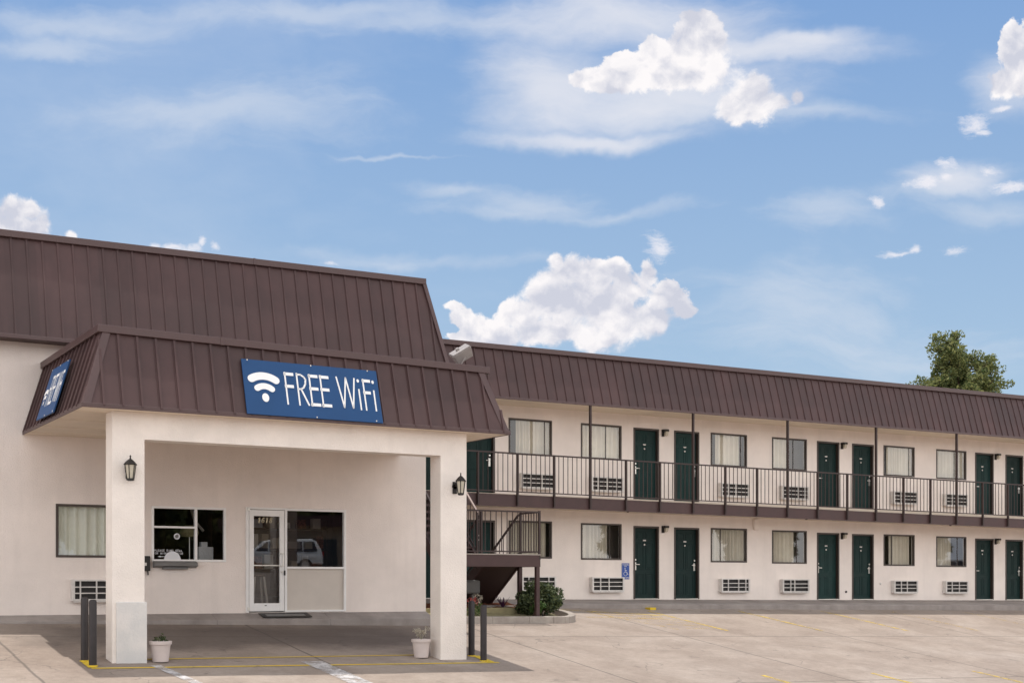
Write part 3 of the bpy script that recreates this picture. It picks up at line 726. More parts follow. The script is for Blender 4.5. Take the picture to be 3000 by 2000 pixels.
for (x, y) in ((LX1 - .06, LY0 + .05), (LX1 - .06, LY1 - .05), (LX0 + .06, LY0 + .05), (LX0 + .06, LY1 - .05)):
    g_ = MB(); g_.box(x - .045, x + .045, y - .045, y + .045, ground_z(x, y) - .1, LZ - .27); g_.build('support_post', 'brown', stair)
def flight(x0, x1, ya, za, yb, zb, nst):
    for x in (x0, x1):
        fl = MB(); fl.hexa([(x - .02, ya, za - .30), (x + .02, ya, za - .30), (x + .02, yb, zb - .30), (x - .02, yb, zb - .30), (x - .02, ya, za), (x + .02, ya, za), (x + .02, yb, zb), (x - .02, yb, zb)])
        fl.build('stringer', 'brown', stair)
    for k in range(nst):
        u = (k + .5) / nst; y = ya + (yb - ya) * u; z = za + (zb - za) * u - .05
        s_ = MB(); s_.box(x0 + .02, x1 - .02, y - abs(yb - ya) / nst * .62, y + abs(yb - ya) / nst * .5, z - .05, z)
        s_.build('step', 'brown', stair)
    sk = MB(); sk.hexa([(x0 + .02, ya, za - .27), (x1 - .02, ya, za - .27), (x1 - .02, yb, zb - .27), (x0 + .02, yb, zb - .27), (x0 + .02, ya, za - .25), (x1 - .02, ya, za - .25), (x1 - .02, yb, zb - .25), (x0 + .02, yb, zb - .25)])
    sk.build('riser_sheet', 'rail', stair)  # darker than the steps: shade under the flight put into the colour
flight(15.38, 16.36, LY1, LZ, 28.75, .98, 7)
flight(14.18, 15.24, LY1, LZ, 28.85, 3.66, 9)
M['pale_rail'] = mat('sunlit_pale_handrail', (.34, .26, .23), .5, .25, 9, 0)  # sunlight on the upper handrail put into its colour
def rail_run(p0, p1, nb, low=.08, top=1.0, light=False):
    p0, p1 = Vector(p0), Vector(p1)
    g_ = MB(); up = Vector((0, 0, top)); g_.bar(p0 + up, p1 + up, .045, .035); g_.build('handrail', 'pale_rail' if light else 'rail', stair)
    g_ = MB(); lo = Vector((0, 0, low)); g_.bar(p0 + lo, p1 + lo, .03, .03); g_.build('lower_rail', 'rail', stair)
    g_ = MB()
    for k in range(1, nb):
        q = p0.lerp(p1, k / nb); g_.box(q.x - .008, q.x + .008, q.y - .008, q.y + .008, q.z + low, q.z + top)
    g_.build('balustrade', 'rail', stair)
rail_run((LX0, LY0 + .02, LZ), (LX1 - .02, LY0 + .02, LZ), 16)
rail_run((LX1 - .02, LY0 + .02, LZ), (LX1 - .02, LY1 - .02, LZ), 7)
rail_run((16.38, LY1, LZ - .02), (16.38, 28.7, .98), 9)
rail_run((15.36, LY1, LZ - .02), (15.36, 28.7, .98), 9)
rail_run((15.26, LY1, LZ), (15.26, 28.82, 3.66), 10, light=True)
rail_run((14.16, LY1, LZ), (14.16, 28.82, 3.66), 10)
for (x, y) in ((LX1 - .02, LY0 + .02), (LX1 - .02, LY1 - .02), (15.36, LY1), (LX0 + .02, LY0 + .02), (15.26, LY1 + .02), (16.38, 28.7)):
    z = LZ if y < 28 else .95
    g_ = MB(); g_.box(x - .024, x + .024, y - .024, y + .024, z - .1, z + 1.03); g_.build('rail_post', 'rail', stair)

ub = thing('utility_box', (15.2, 27.4, .95), 'grey rounded utility box under the staircase landing', 'utility box')
g_ = MB(); g_.box(14.85, 15.47, 27.3, 27.6, 1.20, 1.53); g_.build('cabinet', 'box_grey', ub, bevel=.05)
g_ = MB(); g_.box(14.95, 15.02, 27.42, 27.5, .7, 1.20); g_.box(15.3, 15.37, 27.42, 27.5, .7, 1.20); g_.build('stand', 'box_grey', ub)

# ================================================================== ENTRANCE CANOPY
can = thing('entrance_canopy', (8.8, 23.6, .1), 'cream two pillar entrance canopy with brown mansard roof in front of the office', 'canopy')
CL, CR, CF, CB = 4.92, 12.70, 21.31, 26.0
TL, TR, TF = 5.31, 12.34, 21.70
CZB = lambda a: 4.265 - .002 * (a - 5)
CZT = lambda a: 5.545 - .0135 * (a - 5.4)
mb, n = mansard(can, 'roof', CL, CR, CF, CZB, TL, TR, TF, CZT, .305, start=.33, rib=.038, ribh=.03)
for side, (xb, xt) in (('l', (CL, TL)), ('r', (CR, TR))):
    zb, zt = CZB(xb), CZT(xt); s = -1 if side == 'l' else 1
    mb.hexa([(xb, CF, zb), (xb, CB, zb), (xb - s * .03, CB, zb), (xb - s * .03, CF + .03, zb), (xt, TF, zt), (xt, CB, zt), (xt - s * .03, CB, zt), (xt - s * .03, TF + .03, zt)])
    nrm = Vector((s * (zt - zb), 0, abs(xt - xb))).normalized()
    y = CF + .33
    while y < CB - .05:
        u = 1.0 if y > TF else (y - CF) / (TF - CF)
        p0 = Vector((xb, y, zb)); q = p0.lerp(Vector((xt, y, zt)), u)
        mb.obox((p0 + q) / 2 + nrm * .015, (q - p0) / 2, Vector((0, .02, 0)), nrm * .015)
        y += .305
mb.quad((TL, TF, CZT(TL) - .01), (TR, TF, CZT(TR) - .01), (TR, CB, CZT(TR) - .01), (TL, CB, CZT(TL) - .01))
croof = mb.build('roof', 'roof', can)
t = MB()
# cap flashing standing a little proud of the slope, hip caps and drip edge
t.hexa([(TL - .08, TF - .075, CZT(TL) - .065), (TR + .12, TF - .075, CZT(TR) - .065), (TR + .12, TF + .05, CZT(TR) - .065), (TL - .08, TF + .05, CZT(TL) - .065),
        (TL - .08, TF - .075, CZT(TL) + .055), (TR + .12, TF - .075, CZT(TR) + .055), (TR + .12, TF + .05, CZT(TR) + .055), (TL - .08, TF + .05, CZT(TL) + .055)])
t.box(TL - .08, TL + .03, TF + .05, CB, CZT(TL) - .065, CZT(TL) + .055); t.box(TR - .03, TR + .08, TF + .05, CB, CZT(TR) - .065, CZT(TR) + .053)
t.box(7.25, 7.31, TF - .083, TF - .07, CZT(7.2) - .075, CZT(7.2) + .06)
for (xb, xt, s) in ((CL, TL, 1), (CR, TR, -1)):
    p0, p1 = Vector((xb - s * .005, CF - .005, CZB(xb))), Vector((xt, TF - .02, CZT(xt) - .05))
    t.hexa([p0, p0 + Vector((s * .13, 0, 0)), p0 + Vector((s * .13, .02, 0)), p0 + Vector((0, .13, 0)), p1 + Vector((0, -.035, 0)), p1 + Vector((s * .13, -.035, 0)), p1 + Vector((s * .13, 0, 0)), p1 + Vector((0, .13, 0))] if s > 0 else
           [p0 + Vector((-.13, 0, 0)), p0, p0 + Vector((0, .13, 0)), p0 + Vector((-.13, .02, 0)), p1 + Vector((-.13, -.035, 0)), p1 + Vector((0, -.035, 0)), p1 + Vector((0, .13, 0)), p1 + Vector((-.13, 0, 0))])
t.box(CL - .012, CR + .012, CF - .014, CF + .012, 4.225, 4.295); t.box(CL - .014, CL + .01, CF + .012, CB, 4.225, 4.295); t.box(CR - .01, CR + .014, CF + .012, CB, 4.225, 4.295)
t.build('roof_trim', 'trim', croof, bevel=.006)
g_ = MB(); g_.box(CL + .012, CR - .012, CF + .014, CB - .003, 4.235, 4.265)
for y in (21.95, 23.2, 24.4, 25.5): g_.box(CL + .02, CR - .02, y, y + .012, 4.228, 4.235)
g_.build('soffit', 'soffit', can)
P1, P2 = (5.46, 5.98), (11.41, 11.955)
for (x0, x1) in (P1, P2):
    g_ = MB(); g_.box(x0, x1, 21.63, 22.04, ground_z(x0, 22) - .3, 4.234); g_.build('pillar', 'pillar', can, bevel=.006)
g_ = MB(); g_.box(P1[0] + .06, P1[1] + .035, 21.605, 22.06, ground_z(5.7, 21.6) - .3, 1.165); g_.build('pillar_base', 'patched', can, bevel=.012)
g_ = MB(); g_.box(P1[1] - .05, P2[0] + .05, 21.6285, 22.0, 3.80, 4.234); g_.build('beam', 'pillar', can)

# ---- FREE WiFi signs
def wifi_sign(O, U, V, W, H, label, group):
    """O lower left corner, U along the text, V up the slope"""
    O, U, V = Vector(O), Vector(U).normalized(), Vector(V).normalized(); Nn = U.cross(V).normalized()
    t_ = thing('wifi_sign', O, label, 'sign', group)
    def P(u, v, d): return O + U * u + V * v + Nn * d
    g_ = MB(); th = .022
    g_.hexa([P(0, 0, 0), P(W, 0, 0), P(W, 0, th), P(0, 0, th), P(0, H, 0), P(W, H, 0), P(W, H, th), P(0, H, th)]); g_.build('sign_board', 'sign_blue', t_)
    def T(u, v): return (u * W, v * H)
    Q = lambda u, v, d: P(u, v, th + .001 + d)
    L_ = MB(); y0, y1 = .225, .815; s = .030 * W / 2.5 * .90
    def bars(pl, th_=s):
        for i in range(len(pl) - 1): stroke(L_, T(*pl[i]), T(*pl[i + 1]), th_, Q, .003)
    hb = .055
    def hbar(u0, u1, v): stroke(L_, T(u0 + .004, v), T(u1 - .004, v), H * hb, Q, .003)
    e = hb / 2
    bars([(.300, y0), (.300, y1)]); hbar(.294, .360, y1 - e); hbar(.294, .354, .56)
    bars([(.386, y0), (.386, y1)])
    arc = [(.386, y1 - .02), (.415, y1 - .02), (.438, y1 - .06), (.448, .71), (.443, .63), (.428, .555), (.406, .525), (.386, .525)]
    bars(arc, s * 1.15); bars([(.408, .53), (.454, y0 + .01)], s * 1.1)
    for x in (.478, .560):
        bars([(x, y0), (x, y1)]); hbar(x - .006, x + .060, y1 - e); hbar(x - .006, x + .056, .55); hbar(x - .006, x + .062, y0 + e)
    bars([(.682, y1), (.718, y0 + .02), (.752, y1), (.786, y0 + .02), (.818, y1)], s * 1.0)
    bars([(.845, y0), (.845, .61)]); bars([(.885, y0), (.885, y1)]); hbar(.879, .938, y1 - e); hbar(.879, .932, .56); bars([(.960, y0), (.960, .61)])
    for x in (.845, .960):
        c = T(x, .775); pts = [Q(c[0] + .024 * W / 2.5 * math.cos(q), c[1] + .033 * W / 2.5 * math.sin(q), .003) for q in [2 * math.pi * k / 16 for k in range(16)]]
        L_.quad(*pts)
    L_.build('lettering', 'sign_white', t_)
    I = MB(); cx, cy = T(.143, .315); k_ = W / 2.5
    def band(r0, r1, half):
        n = 22
        for i in range(n):
            a0 = math.pi / 2 - half + 2 * half * i / n; a1 = math.pi / 2 - half + 2 * half * (i + 1) / n
            I.hexa([Q(cx + r * math.cos(a), cy + r * math.sin(a), d) for d in (0, .003) for r, a in ((r0, a0), (r1, a0), (r1, a1), (r0, a1))])
    band(.33 * k_, .465 * k_, R(33)); band(.155 * k_, .265 * k_, R(38))
    for (r, w2, ang) in ((.3975, .0675, 33), (.21, .055, 38)):
        for sg in (-1, 1):
            a = math.pi / 2 + sg * R(ang); c = (cx + r * k_ * math.cos(a), cy + r * k_ * math.sin(a))
            I.quad(*[Q(c[0] + w2 * k_ * math.cos(q), c[1] + w2 * k_ * math.sin(q), .0032) for q in [2 * math.pi * k / 18 for k in range(18)]])
    I.quad(*[Q(cx + .062 * k_ * math.cos(q), cy + .080 * k_ * math.sin(q), .003) for q in [2 * math.pi * k / 22 for k in range(22)]])
    I.build('wireless_symbol', 'sign_white', t_)
    for (u, v) in ((.04, .985), (.5, .985), (.93, .985), (.5, .02), (.95, .03)):
        b_ = MB(); c = P(u * W, v * H, th); 
        b_.obox(c, U * .009, V * .011, Nn * .008); b_.build('mounting_screw', 'grille', t_)
    return t_
sl = Vector((0, TF - CF, CZT(8.8) - CZB(8.8))).normalized()
o0 = Vector((7.585, CF, CZB(7.6))) + sl * .010 + Vector((0, -sl.z, sl.y)) * .034
wifi_sign(o0, (1, 0, -.004), sl, 2.49, 1.0, 'large blue FREE WiFi sign on the front slope of the canopy roof', 'blue wireless signs on the canopy roof')
sl2 = Vector((TL - CL, 0, CZT(TL) - CZB(CL))).normalized()
o1 = Vector((CL, 24.40, CZB(CL))) + sl2 * .03 + Vector((-sl2.z, 0, sl2.x)) * .075
wifi_sign(o1, (0, -1, 0), sl2, 1.36, .95, 'blue WiFi sign seen almost edge on, on the side slope of the canopy roof', 'blue wireless signs on the canopy roof')

# ---- lanterns on the pillars
def lantern(x, z, label, out=.13):
    t_ = thing('wall_lantern', (x, 21.63, z), label, 'wall lantern', 'carriage lanterns on the canopy pillars')
    y = 21.63 - out
    b_ = MB(); b_.lathe([(.05, -.02), (.055, -.012), (.055, -.001)], (x, 21.63, z + .16), 16, 'y'); b_.bar((x, 21.62, z + .17), (x, y + .02, z + .20), .022); b_.box(x - .045, x + .045, 21.61, 21.628, z + .03, z + .25)
    b_.build('wall_bracket', 'black', t_, bevel=.004)
    r_ = MB(); r_.lathe([(.105, .245), (.112, .252), (.095, .272), (.055, .315), (.03, .335), (.014, .345), (.011, .375), (.016, .385), (.004, .405)], (x, y, z), 6); r_.build('lantern_roof', 'black', t_)
    g1 = MB(); g1.lathe([(.053, .03), (.083, .245)], (x, y, z), 6); g1.build('lantern_glass', 'lamp_glass', t_)
    c_ = MB(); c_.lathe([(.035, -.012), (.066, 0), (.064, .028), (.05, .03)], (x, y, z), 6)
    for k in range(6):
        q = 2 * math.pi * k / 6; c_.bar((x + .058 * math.cos(q), y + .058 * math.sin(q), z + .02), (x + .09 * math.cos(q), y + .09 * math.sin(q), z + .25), .012)
    c_.build('lantern_cage', 'black', t_)
lantern(5.715, 3.12, 'black carriage lantern high on the pillar with the patched grey base')
lantern(11.70, 3.08, 'black carriage lantern high on the pillar nearer the staircase', .24)

# ---- door lamps
proto = thing('door_lamp', (23.1, WY, 5.62), 'x', 'wall lamp', 'small lamps between the room doors')
b_ = MB(); b_.box(23.04, 23.13, WY - .035, WY - .002, 5.60, 5.80); b_.box(23.05, 23.20, WY - .16, WY - .035, 5.74, 5.80); b_.build('lamp_housing', 'black', proto, bevel=.01)
b_ = MB(); b_.prism([(WY - .15, 5.738), (WY - .05, 5.738), (WY - .05, 5.62), (WY - .11, 5.63)], 23.10, 23.19, 'yz'); b_.build('lamp_shade', 'lamp_glass', proto)
lamp_spots = [(23.14, 5.62, 'upper lamp between the first clear pair of green balcony doors after the stairs'), (30.09, 5.62, 'upper lamp between the middle pair of green balcony doors'), (37.20, 5.62, 'upper lamp between the farthest pair of green balcony doors'),
              (23.14, 2.89, 'ground floor lamp between the doors next to the blue accessible sign'), (30.09, 2.82, 'ground floor lamp between the middle pair of green doors'), (37.20, 2.76, 'ground floor lamp between the farthest pair of green doors')]
for i, (x, z, lab) in enumerate(lamp_spots):
    o = proto if i == 0 else copy_tree(proto); o.location = (x - .04, WY, z); o['label'] = lab

# ---- air conditioners
def make_ac(name_x, z0, yw, cols, label, wd=1.08, ht=.40):
    t_ = thing('air_conditioner', (name_x, yw, z0), label, 'air conditioner', 'through wall air conditioners')
    x0, x1, z1 = name_x, name_x + wd, z0 + ht; yf = yw - .15
    h = MB(); h.box(x0, x0 + .018, yf, yw - .002, z0, z1); h.box(x1 - .018, x1, yf, yw - .002, z0, z1); h.box(x0 + .018, x1 - .018, yf, yw - .002, z1 - .018, z1); h.box(x0 + .018, x1 - .018, yf, yw - .002, z0, z0 + .03)
    h.build('casing', 'grille', t_, bevel=.004)
    c = MB(); c.box(x0 + .02, x1 - .02, yf + .05, yf + .07, z0 + .03, z1 - .02); c.build('coil', 'coil', t_)
    g_ = MB(); iz = [z0 + .035 + (ht - .06) * k / 3 for k in range(4)]
    for z in iz[1:-1]: g_.box(x0 + .02, x1 - .02, yf + .002, yf + .03, z - .011, z + .011)
    g_.box(x0 + .02, x1 - .02, yf - .004, yf + .03, z0 + .012, z0 + .042); g_.box(x0 + .02, x1 - .02, yf - .004, yf + .03, z1 - .03, z1 - .012)
    g_.box(x0 + .004, x0 + .05, yf - .003, yf + .03, z0 + .012, z1 - .012); g_.box(x1 - .05, x1 - .004, yf - .003, yf + .03, z0 + .012, z1 - .012)
    for u in cols: g_.box(x0 + u * wd - .012, x0 + u * wd + .012, yf - .001, yf + .03, z0 + .04, z1 - .03)
    g_.build('grille', 'grille', t_)
    d = MB(); d.box(x0 + .03, x1 - .03, yf + .01, yf + .02, z0 - .02, z0 - .001); d.build('drip_tray', 'grille', t_)
    return t_
colsets = [(.28, .60), (.20, .48, .78), (.26, .52), (.24, .6, .85), (.3, .45), (.3, .55)]
acx = [18.30, 20.55, 25.10, 27.46, 32.17, 34.55]
upl = ['upper air conditioner beside the balcony door nearest the canopy', 'upper air conditioner left of the first clear pair of balcony doors', 'upper air conditioner just past the first clear pair of balcony doors',
       'upper air conditioner left of the middle pair of balcony doors', 'upper air conditioner just past the middle pair of balcony doors', 'upper air conditioner left of the farthest pair of balcony doors']
lol = ['ground floor air conditioner half hidden by the stair posts and bush', 'ground floor air conditioner beside the blue accessible sign', 'ground floor air conditioner right after the doors by the accessible sign',
       'ground floor air conditioner left of the middle pair of ground floor doors', 'ground floor air conditioner just past the middle pair of ground floor doors', 'ground floor air conditioner below the window reflecting a white car']
for i, x in enumerate(acx):
    make_ac(x, 3.965, WY, colsets[i], upl[i]); make_ac(x + .02, 1.215 + zl(x) * .9, WY, colsets[(i + 1) % 6], lol[i])
make_ac(5.78, 1.12, OY, (.14, .42, .7), 'air conditioner under the office window behind the bollards and pillar', 1.08, .41)

# ---- accessible parking sign
ada = thing('accessible_sign', (21.63, WY, 1.57), 'small blue wheelchair symbol sign beside a ground floor green door', 'sign')
AX0, AX1, AZ0, AZ1 = 21.655, 21.915, 1.555, 2.00
b_ = MB(); b_.box(AX0, AX1, WY - .012, WY - .003, AZ0, AZ1); b_.build('sign_plate', 'ada_blue', ada)
PA = lambda u, v, d: (u, WY - .0125 - d, v)
b_ = MB()
stroke_text(b_, 'RESERVED', AX0 + .022, 1.945, .028, .018, .0095, .006, PA, d=.002)
stroke_text(b_, 'FOR', AX0 + .085, 1.900, .028, .018, .0095, .006, PA, d=.002)
stroke_text(b_, 'HANDICAPPED', AX0 + .018, 1.582, .028, .0135, .0075, .006, PA, d=.002)
cx, cz = AX0 + .12, 1.705
for k in range(14):
    a0, a1 = R(120 + k * 18), R(120 + (k + 1) * 18); r = .055
    stroke(b_, (cx + r * math.cos(a0), cz + r * math.sin(a0)), (cx + r * math.cos(a1), cz + r * math.sin(a1)), .013, PA, .002)
for s0, s1 in (((cx - .012, 1.835), (cx - .004, 1.755)), ((cx - .006, 1.80), (cx + .045, 1.795)), ((cx - .004, 1.755), (cx + .05, 1.752)), ((cx + .05, 1.752), (cx + .075, 1.685)), ((cx + .075, 1.685), (cx + .098, 1.69))):
    stroke(b_, s0, s1, .014, PA, .002)
b_.quad(*[PA(cx - .014 + .015 * math.cos(q), 1.857 + .015 * math.sin(q), .002) for q in [2 * math.pi * k / 12 for k in range(12)]])
for x in (AX0 + .006, AX1 - .006): stroke(b_, (x, AZ0 + .01), (x, AZ1 - .01), .003, PA, .002)
b_.build('lettering', 'sign_white', ada)

# ---- bollards
def bollard(x, y, label, ztop):
    z = ground_z(x, y); t_ = thing('bollard', (x, y, z), label, 'bollard', 'dark steel bollards guarding the canopy pillars')
    b_ = MB(); b_.lathe([(.060, -.1), (.060, ztop - z - .035), (.054, ztop - z - .012), (.035, ztop - z), (.0, ztop - z + .003)], (x, y, z), 24, cap=False); b_.build('post', 'bollard', t_, smooth=True)
    b_ = MB(); b_.lathe([(.078, -.02), (.078, .012), (.062, .016)], (x, y, z), 24); b_.build('base_collar', 'y_fresh', t_)
bollard(5.075, 21.84, 'dark bollard beside the patched pillar, the one farther from the camera', 1.245)
bollard(5.10, 21.40, 'dark bollard beside the patched pillar, the one nearer the camera', 1.21)
bollard(12.26, 21.99, 'dark bollard beside the plain pillar, the one farther from the camera', 1.125)
bollard(12.22, 21.46, 'dark bollard beside the plain pillar, the one nearer the camera', 1.06)

# ---- leaves helper
def leaf_cloud(n, centre, rad, size, rnd, lump=None, flat=0.0, mb=None):
    mb = mb or MB()
    for _ in range(n):
        while True:
            p = Vector((rnd.uniform(-1, 1), rnd.uniform(-1, 1), rnd.uniform(-1, 1)))
            if p.length <= 1 and p.length > .35: break
        q = Vector(centre) + Vector((p.x * rad[0], p.y * rad[1], p.z * rad[2]))
        s = size * rnd.uniform(.6, 1.4)
        a = Vector((rnd.gauss(0, 1), rnd.gauss(0, 1), rnd.gauss(0, 1) * (1 - flat))).normalized(); b = a.cross(Vector((rnd.gauss(0, 1), rnd.gauss(0, 1), rnd.gauss(0, 1)))).normalized()
        mb.quad(q - a * s, q - b * s * .45, q + a * s, q + b * s * .45)
    return mb
rnd = random.Random(11)
def pot(x, y, label, kind):
    z = ground_z(x, y) + .002; t_ = thing('flower_pot', (x, y, z), label, 'flower pot', 'plastic flower pots by the canopy pillars')
    b_ = MB(); b_.lathe([(.0, 0), (.125, 0), (.13, .01), (.160, .27), (.165, .285), (.182, .287), (.185, .335), (.178, .342), (.162, .342), (.155, .30), (.0, .29)], (x, y, z), 32, cap=False); b_.build('pot', 'pot', t_, smooth=False, bevel=0)
    b_ = MB(); b_.lathe([(.158, .30), (.0, .315)], (x, y, z), 20, cap=False); b_.build('soil', 'soil', t_)
    b_ = MB()
    if kind == 0:
        leaf_cloud(170, (x, y, z + .36), (.13, .13, .06), .020, rnd, mb=b_); leaf_cloud(25, (x + .02, y, z + .43), (.04, .04, .06), .016, rnd, mb=b_)
        pm = 'bush'
    else:
        for k in range(16):
            a = rnd.uniform(0, 6.28); l = rnd.uniform(.12, .28); e = Vector((x + math.cos(a) * l * .5, y + math.sin(a) * l * .5, z + .32 + l * .8))
            b_.tube([(x, y, z + .31), tuple((Vector((x, y, z + .31)) + e) / 2 + Vector((0, 0, .03))), tuple(e)], [.005, .004, .003], 5)
            leaf_cloud(12, e, (.05, .05, .04), .02, rnd, mb=b_)
        pm = 'petal_pale'
    b_.build('plant', pm, t_)
pot(6.26, 21.70, 'pale plastic pot with a low green plant by the patched pillar', 0)
pot(11.13, 21.86, 'pale plastic pot with a sparse dry plant by the plain pillar', 1)

# ---- floodlight on the canopy roof
fl = thing('floodlight', (12.2, 22.35, CZT(12.2)), 'boxy grey floodlight mounted on top of the canopy roof', 'floodlight')
cfl = Vector((12.20, 22.25, 5.80)); 
ax = Vector((.62, -.25, .42)).normalized(); az = Vector((-.40, -.1, .62)); az = (az - ax * az.dot(ax)).normalized(); ay = az.cross(ax).normalized()
b_ = MB()
P8 = []
for sz, sc in ((-1, .62), (1, 1.0)):
    for sx, sy in ((-1, -1), (1, -1), (1, 1), (-1, 1)): P8.append(cfl + ax * sx * .20 * (1 if sz > 0 else .8) + ay * sy * .17 * sc + az * sz * .10)
b_.hexa(P8); b_.build('lamp_casing', 'flood', fl, bevel=.012)
b_ = MB(); b_.obox(cfl + az * .112, ax * .19, ay * .16, az * .010); b_.build('casing_lid', 'flood', fl, bevel=.004)
b_ = MB(); b_.bar(cfl + ay * .19 - az * .02, (12.08, 22.42, CZT(12.1)), .03, .012); b_.bar(cfl - ay * .19 - az * .02, (12.02, 22.12, CZT(12.1)), .03, .012); b_.box(11.97, 12.2, 22.1, 22.45, CZT(12.1) - .01, CZT(12.1) + .02)
b_.build('bracket', 'flood', fl)
b_ = MB(); b_.obox(cfl + az * .14 - ax * .03, ax * .03, ay * .04, az * .03); b_.build('knuckle', 'flood', fl, bevel=.01)

# ---- key drop box and phone by the service window
kb = thing('wall_box', (7.22, OY, 1.62), 'small black night box on the office wall partly behind the pillar', 'wall box')
b_ = MB(); b_.box(7.10, 7.275, OY - .10, OY - .002, 1.70, 1.99); b_.build('box_body', 'black', kb, bevel=.01)
b_ = MB(); b_.box(7.16, 7.20, OY - .108, OY - .10, 1.80, 1.86); b_.build('box_label', 'grille', kb)
b_ = MB(); b_.tube([(7.14, OY - .05, 1.70), (7.135, OY - .06, 1.64), (7.15, OY - .06, 1.60)], .012, 8); b_.tube([(7.235, OY - .05, 1.70), (7.24, OY - .06, 1.62)], .014, 8); b_.build('cable', 'black', kb)
mt = thing('door_mat', (9.98, 25.8, .82), 'black rubber mat on the step at the glass entrance door', 'door mat')
b_ = MB(); 
zf = lambda y: .752 + (y - 25.62) / .4 * .1
for (x0, x1, y0, y1) in ((9.5, 10.55, 25.66, 25.72), (9.5, 10.55, 25.90, 25.96), (9.5, 9.6, 25.72, 25.90), (10.45, 10.55, 25.72, 25.90)):
    b_.hexa([(x0, y0, zf(y0)), (x1, y0, zf(y0)), (x1, y1, zf(y1)), (x0, y1, zf(y1)), (x0, y0, zf(y0) + .015), (x1, y0, zf(y0) + .015), (x1, y1, zf(y1) + .015), (x0, y1, zf(y1) + .015)])
b_.build('mat_border', 'black', mt)
b_ = MB(); b_.hexa([(9.6, 25.72, zf(25.72)), (10.45, 25.72, zf(25.72)), (10.45, 25.9, zf(25.9)), (9.6, 25.9, zf(25.9)), (9.6, 25.72, zf(25.72) + .01), (10.45, 25.72, zf(25.72) + .01), (10.45, 25.9, zf(25.9) + .01), (9.6, 25.9, zf(25.9) + .01)]); b_.build('mat_centre', 'grey_plastic', mt)

# ================================================================== planting island
isl = thing('planter_island', (15.5, 26.6, .6), 'raised concrete kerb island with red mulch bed beside the staircase', 'planter')
def ring(path, w, h, top_extra=0):
    mb = MB(); n = len(path)
    for i in range(n - 1):
        def nrm(j):
            a = Vector(path[max(0, j - 1)]); b = Vector(path[min(n - 1, j + 1)]); d = (b - a).normalized(); return Vector((-d.y, d.x))
        p, q = Vector(path[i]), Vector(path[i + 1]); n0, n1 = nrm(i) * w, nrm(i + 1) * w
        def z(v): return ground_z(v.x, v.y)
        p2, q2 = p + n0, q + n1
        mb.hexa([(p.x, p.y, z(p) - .1), (q.x, q.y, z(q) - .1), (q2.x, q2.y, z(q) - .1), (p2.x, p2.y, z(p) - .1),
                 (p.x, p.y, z(p) + h), (q.x, q.y, z(q) + h), (q2.x, q2.y, z(q) + h), (p2.x, p2.y, z(p) + h)])
    return mb
path = [(13.0, 25.78), (13.8, 25.85), (15.0, 25.92), (16.0, 25.98), (16.7, 26.03)] + [(16.85 + .85 * math.sin(R(t)), 26.03 + .85 * (1 - math.cos(R(t))) ) for t in range(12, 181, 12)] + [(16.3, 27.75), (15.5, 27.75)]
ring(path, .17, .165).build('kerb', 'kerb', isl, bevel=.02)
b_ = MB(); z0 = ground_z(15.8, 27.1)
b_.box(13.6, 16.75, 27.08, 27.20, z0 - .2, z0 + .20); b_.build('bed_edging', 'kerb_yellow', isl, bevel=.01)
b_ = MB(); nn = 40
for i in range(nn):
    for j in range(10):
        x, y = 13.6 + 3.3 * i / nn, 27.2 + 1.3 * j / 10
        def mz(x, y): return z0 + .17 + .10 * (y - 27.2) + .05 * mnoise.noise(Vector((x * 5, y * 5, 0)))
        X, Y = 3.3 / nn, 1.3 / 10
        b_.quad((x, y, mz(x, y)), (x + X, y, mz(x + X, y)), (x + X, y + Y, mz(x + X, y + Y)), (x, y + Y, mz(x, y + Y)))
b_.build('mulch', 'mulch', isl)
b_ = MB()
for i in range(20):
    for j in range(8):
        x, y = 13.6 + 3.9 * i / 20, 26.15 + .95 * j / 8; X, Y = 3.9 / 20, .95 / 8
        def mz(x, y): return ground_z(x, y) + .07 + .03 * mnoise.noise(Vector((x * 4, y * 4, 3)))
        if x < 17.3: b_.quad((x, y, mz(x, y)), (x + X, y, mz(x + X, y)), (x + X, y + Y, mz(x + X, y + Y)), (x, y + Y, mz(x, y + Y)))
b_.build('bed_soil', 'kerb_yellow', isl)

rnd = random.Random(21)
def shrub(name, c, rad, n, size, m, label, lumps, stems=6):
    z = ground_z(c[0], c[1]); t_ = thing(name, (c[0], c[1], z), label, 'bush')
    b_ = MB()
    for k in range(stems):
        a = rnd.uniform(0, 6.28); e = Vector((c[0] + math.cos(a) * rad[0] * .6, c[1] + math.sin(a) * rad[1] * .6, c[2] + rnd.uniform(-.1, .5) * rad[2]))
        b_.tube([(c[0] + math.cos(a) * .05, c[1] + math.sin(a) * .05, z), tuple((Vector((c[0], c[1], z)) + e) / 2 + Vector((0, 0, .05))), tuple(e)], [.02, .014, .006], 6)
    b_.build('stems', 'bark', t_)
    b_ = MB()
    for k in range(lumps):
        p = Vector((rnd.gauss(0, 1), rnd.gauss(0, 1), rnd.gauss(0, 1))).normalized() * rnd.uniform(.45, .95)
        cc = Vector((c[0] + p.x * rad[0] * .72, c[1] + p.y * rad[1] * .72, c[2] + p.z * rad[2] * .72)); rr = rnd.uniform(.22, .36)
        leaf_cloud(n // lumps, cc, (rad[0] * rr, rad[1] * rr, rad[2] * rr), size, rnd, mb=b_)
    b_.build('foliage', m, t_)
    return t_
shrub('bush', (16.86, 26.82, 1.07), (.78, .58, .56), 6500, .048, 'bush', 'dense dark green bush at the rounded end of the kerb island', 34)
shrub('small_bush', (16.52, 26.5, .86), (.30, .24, .24), 1300, .028, 'bush_light', 'small bright green bush in front of the dense dark bush', 12, 4)
t_ = thing('flower_plant', (14.95, 26.7, .7), 'small plant with red and pale blooms behind the bollards', 'flowers')
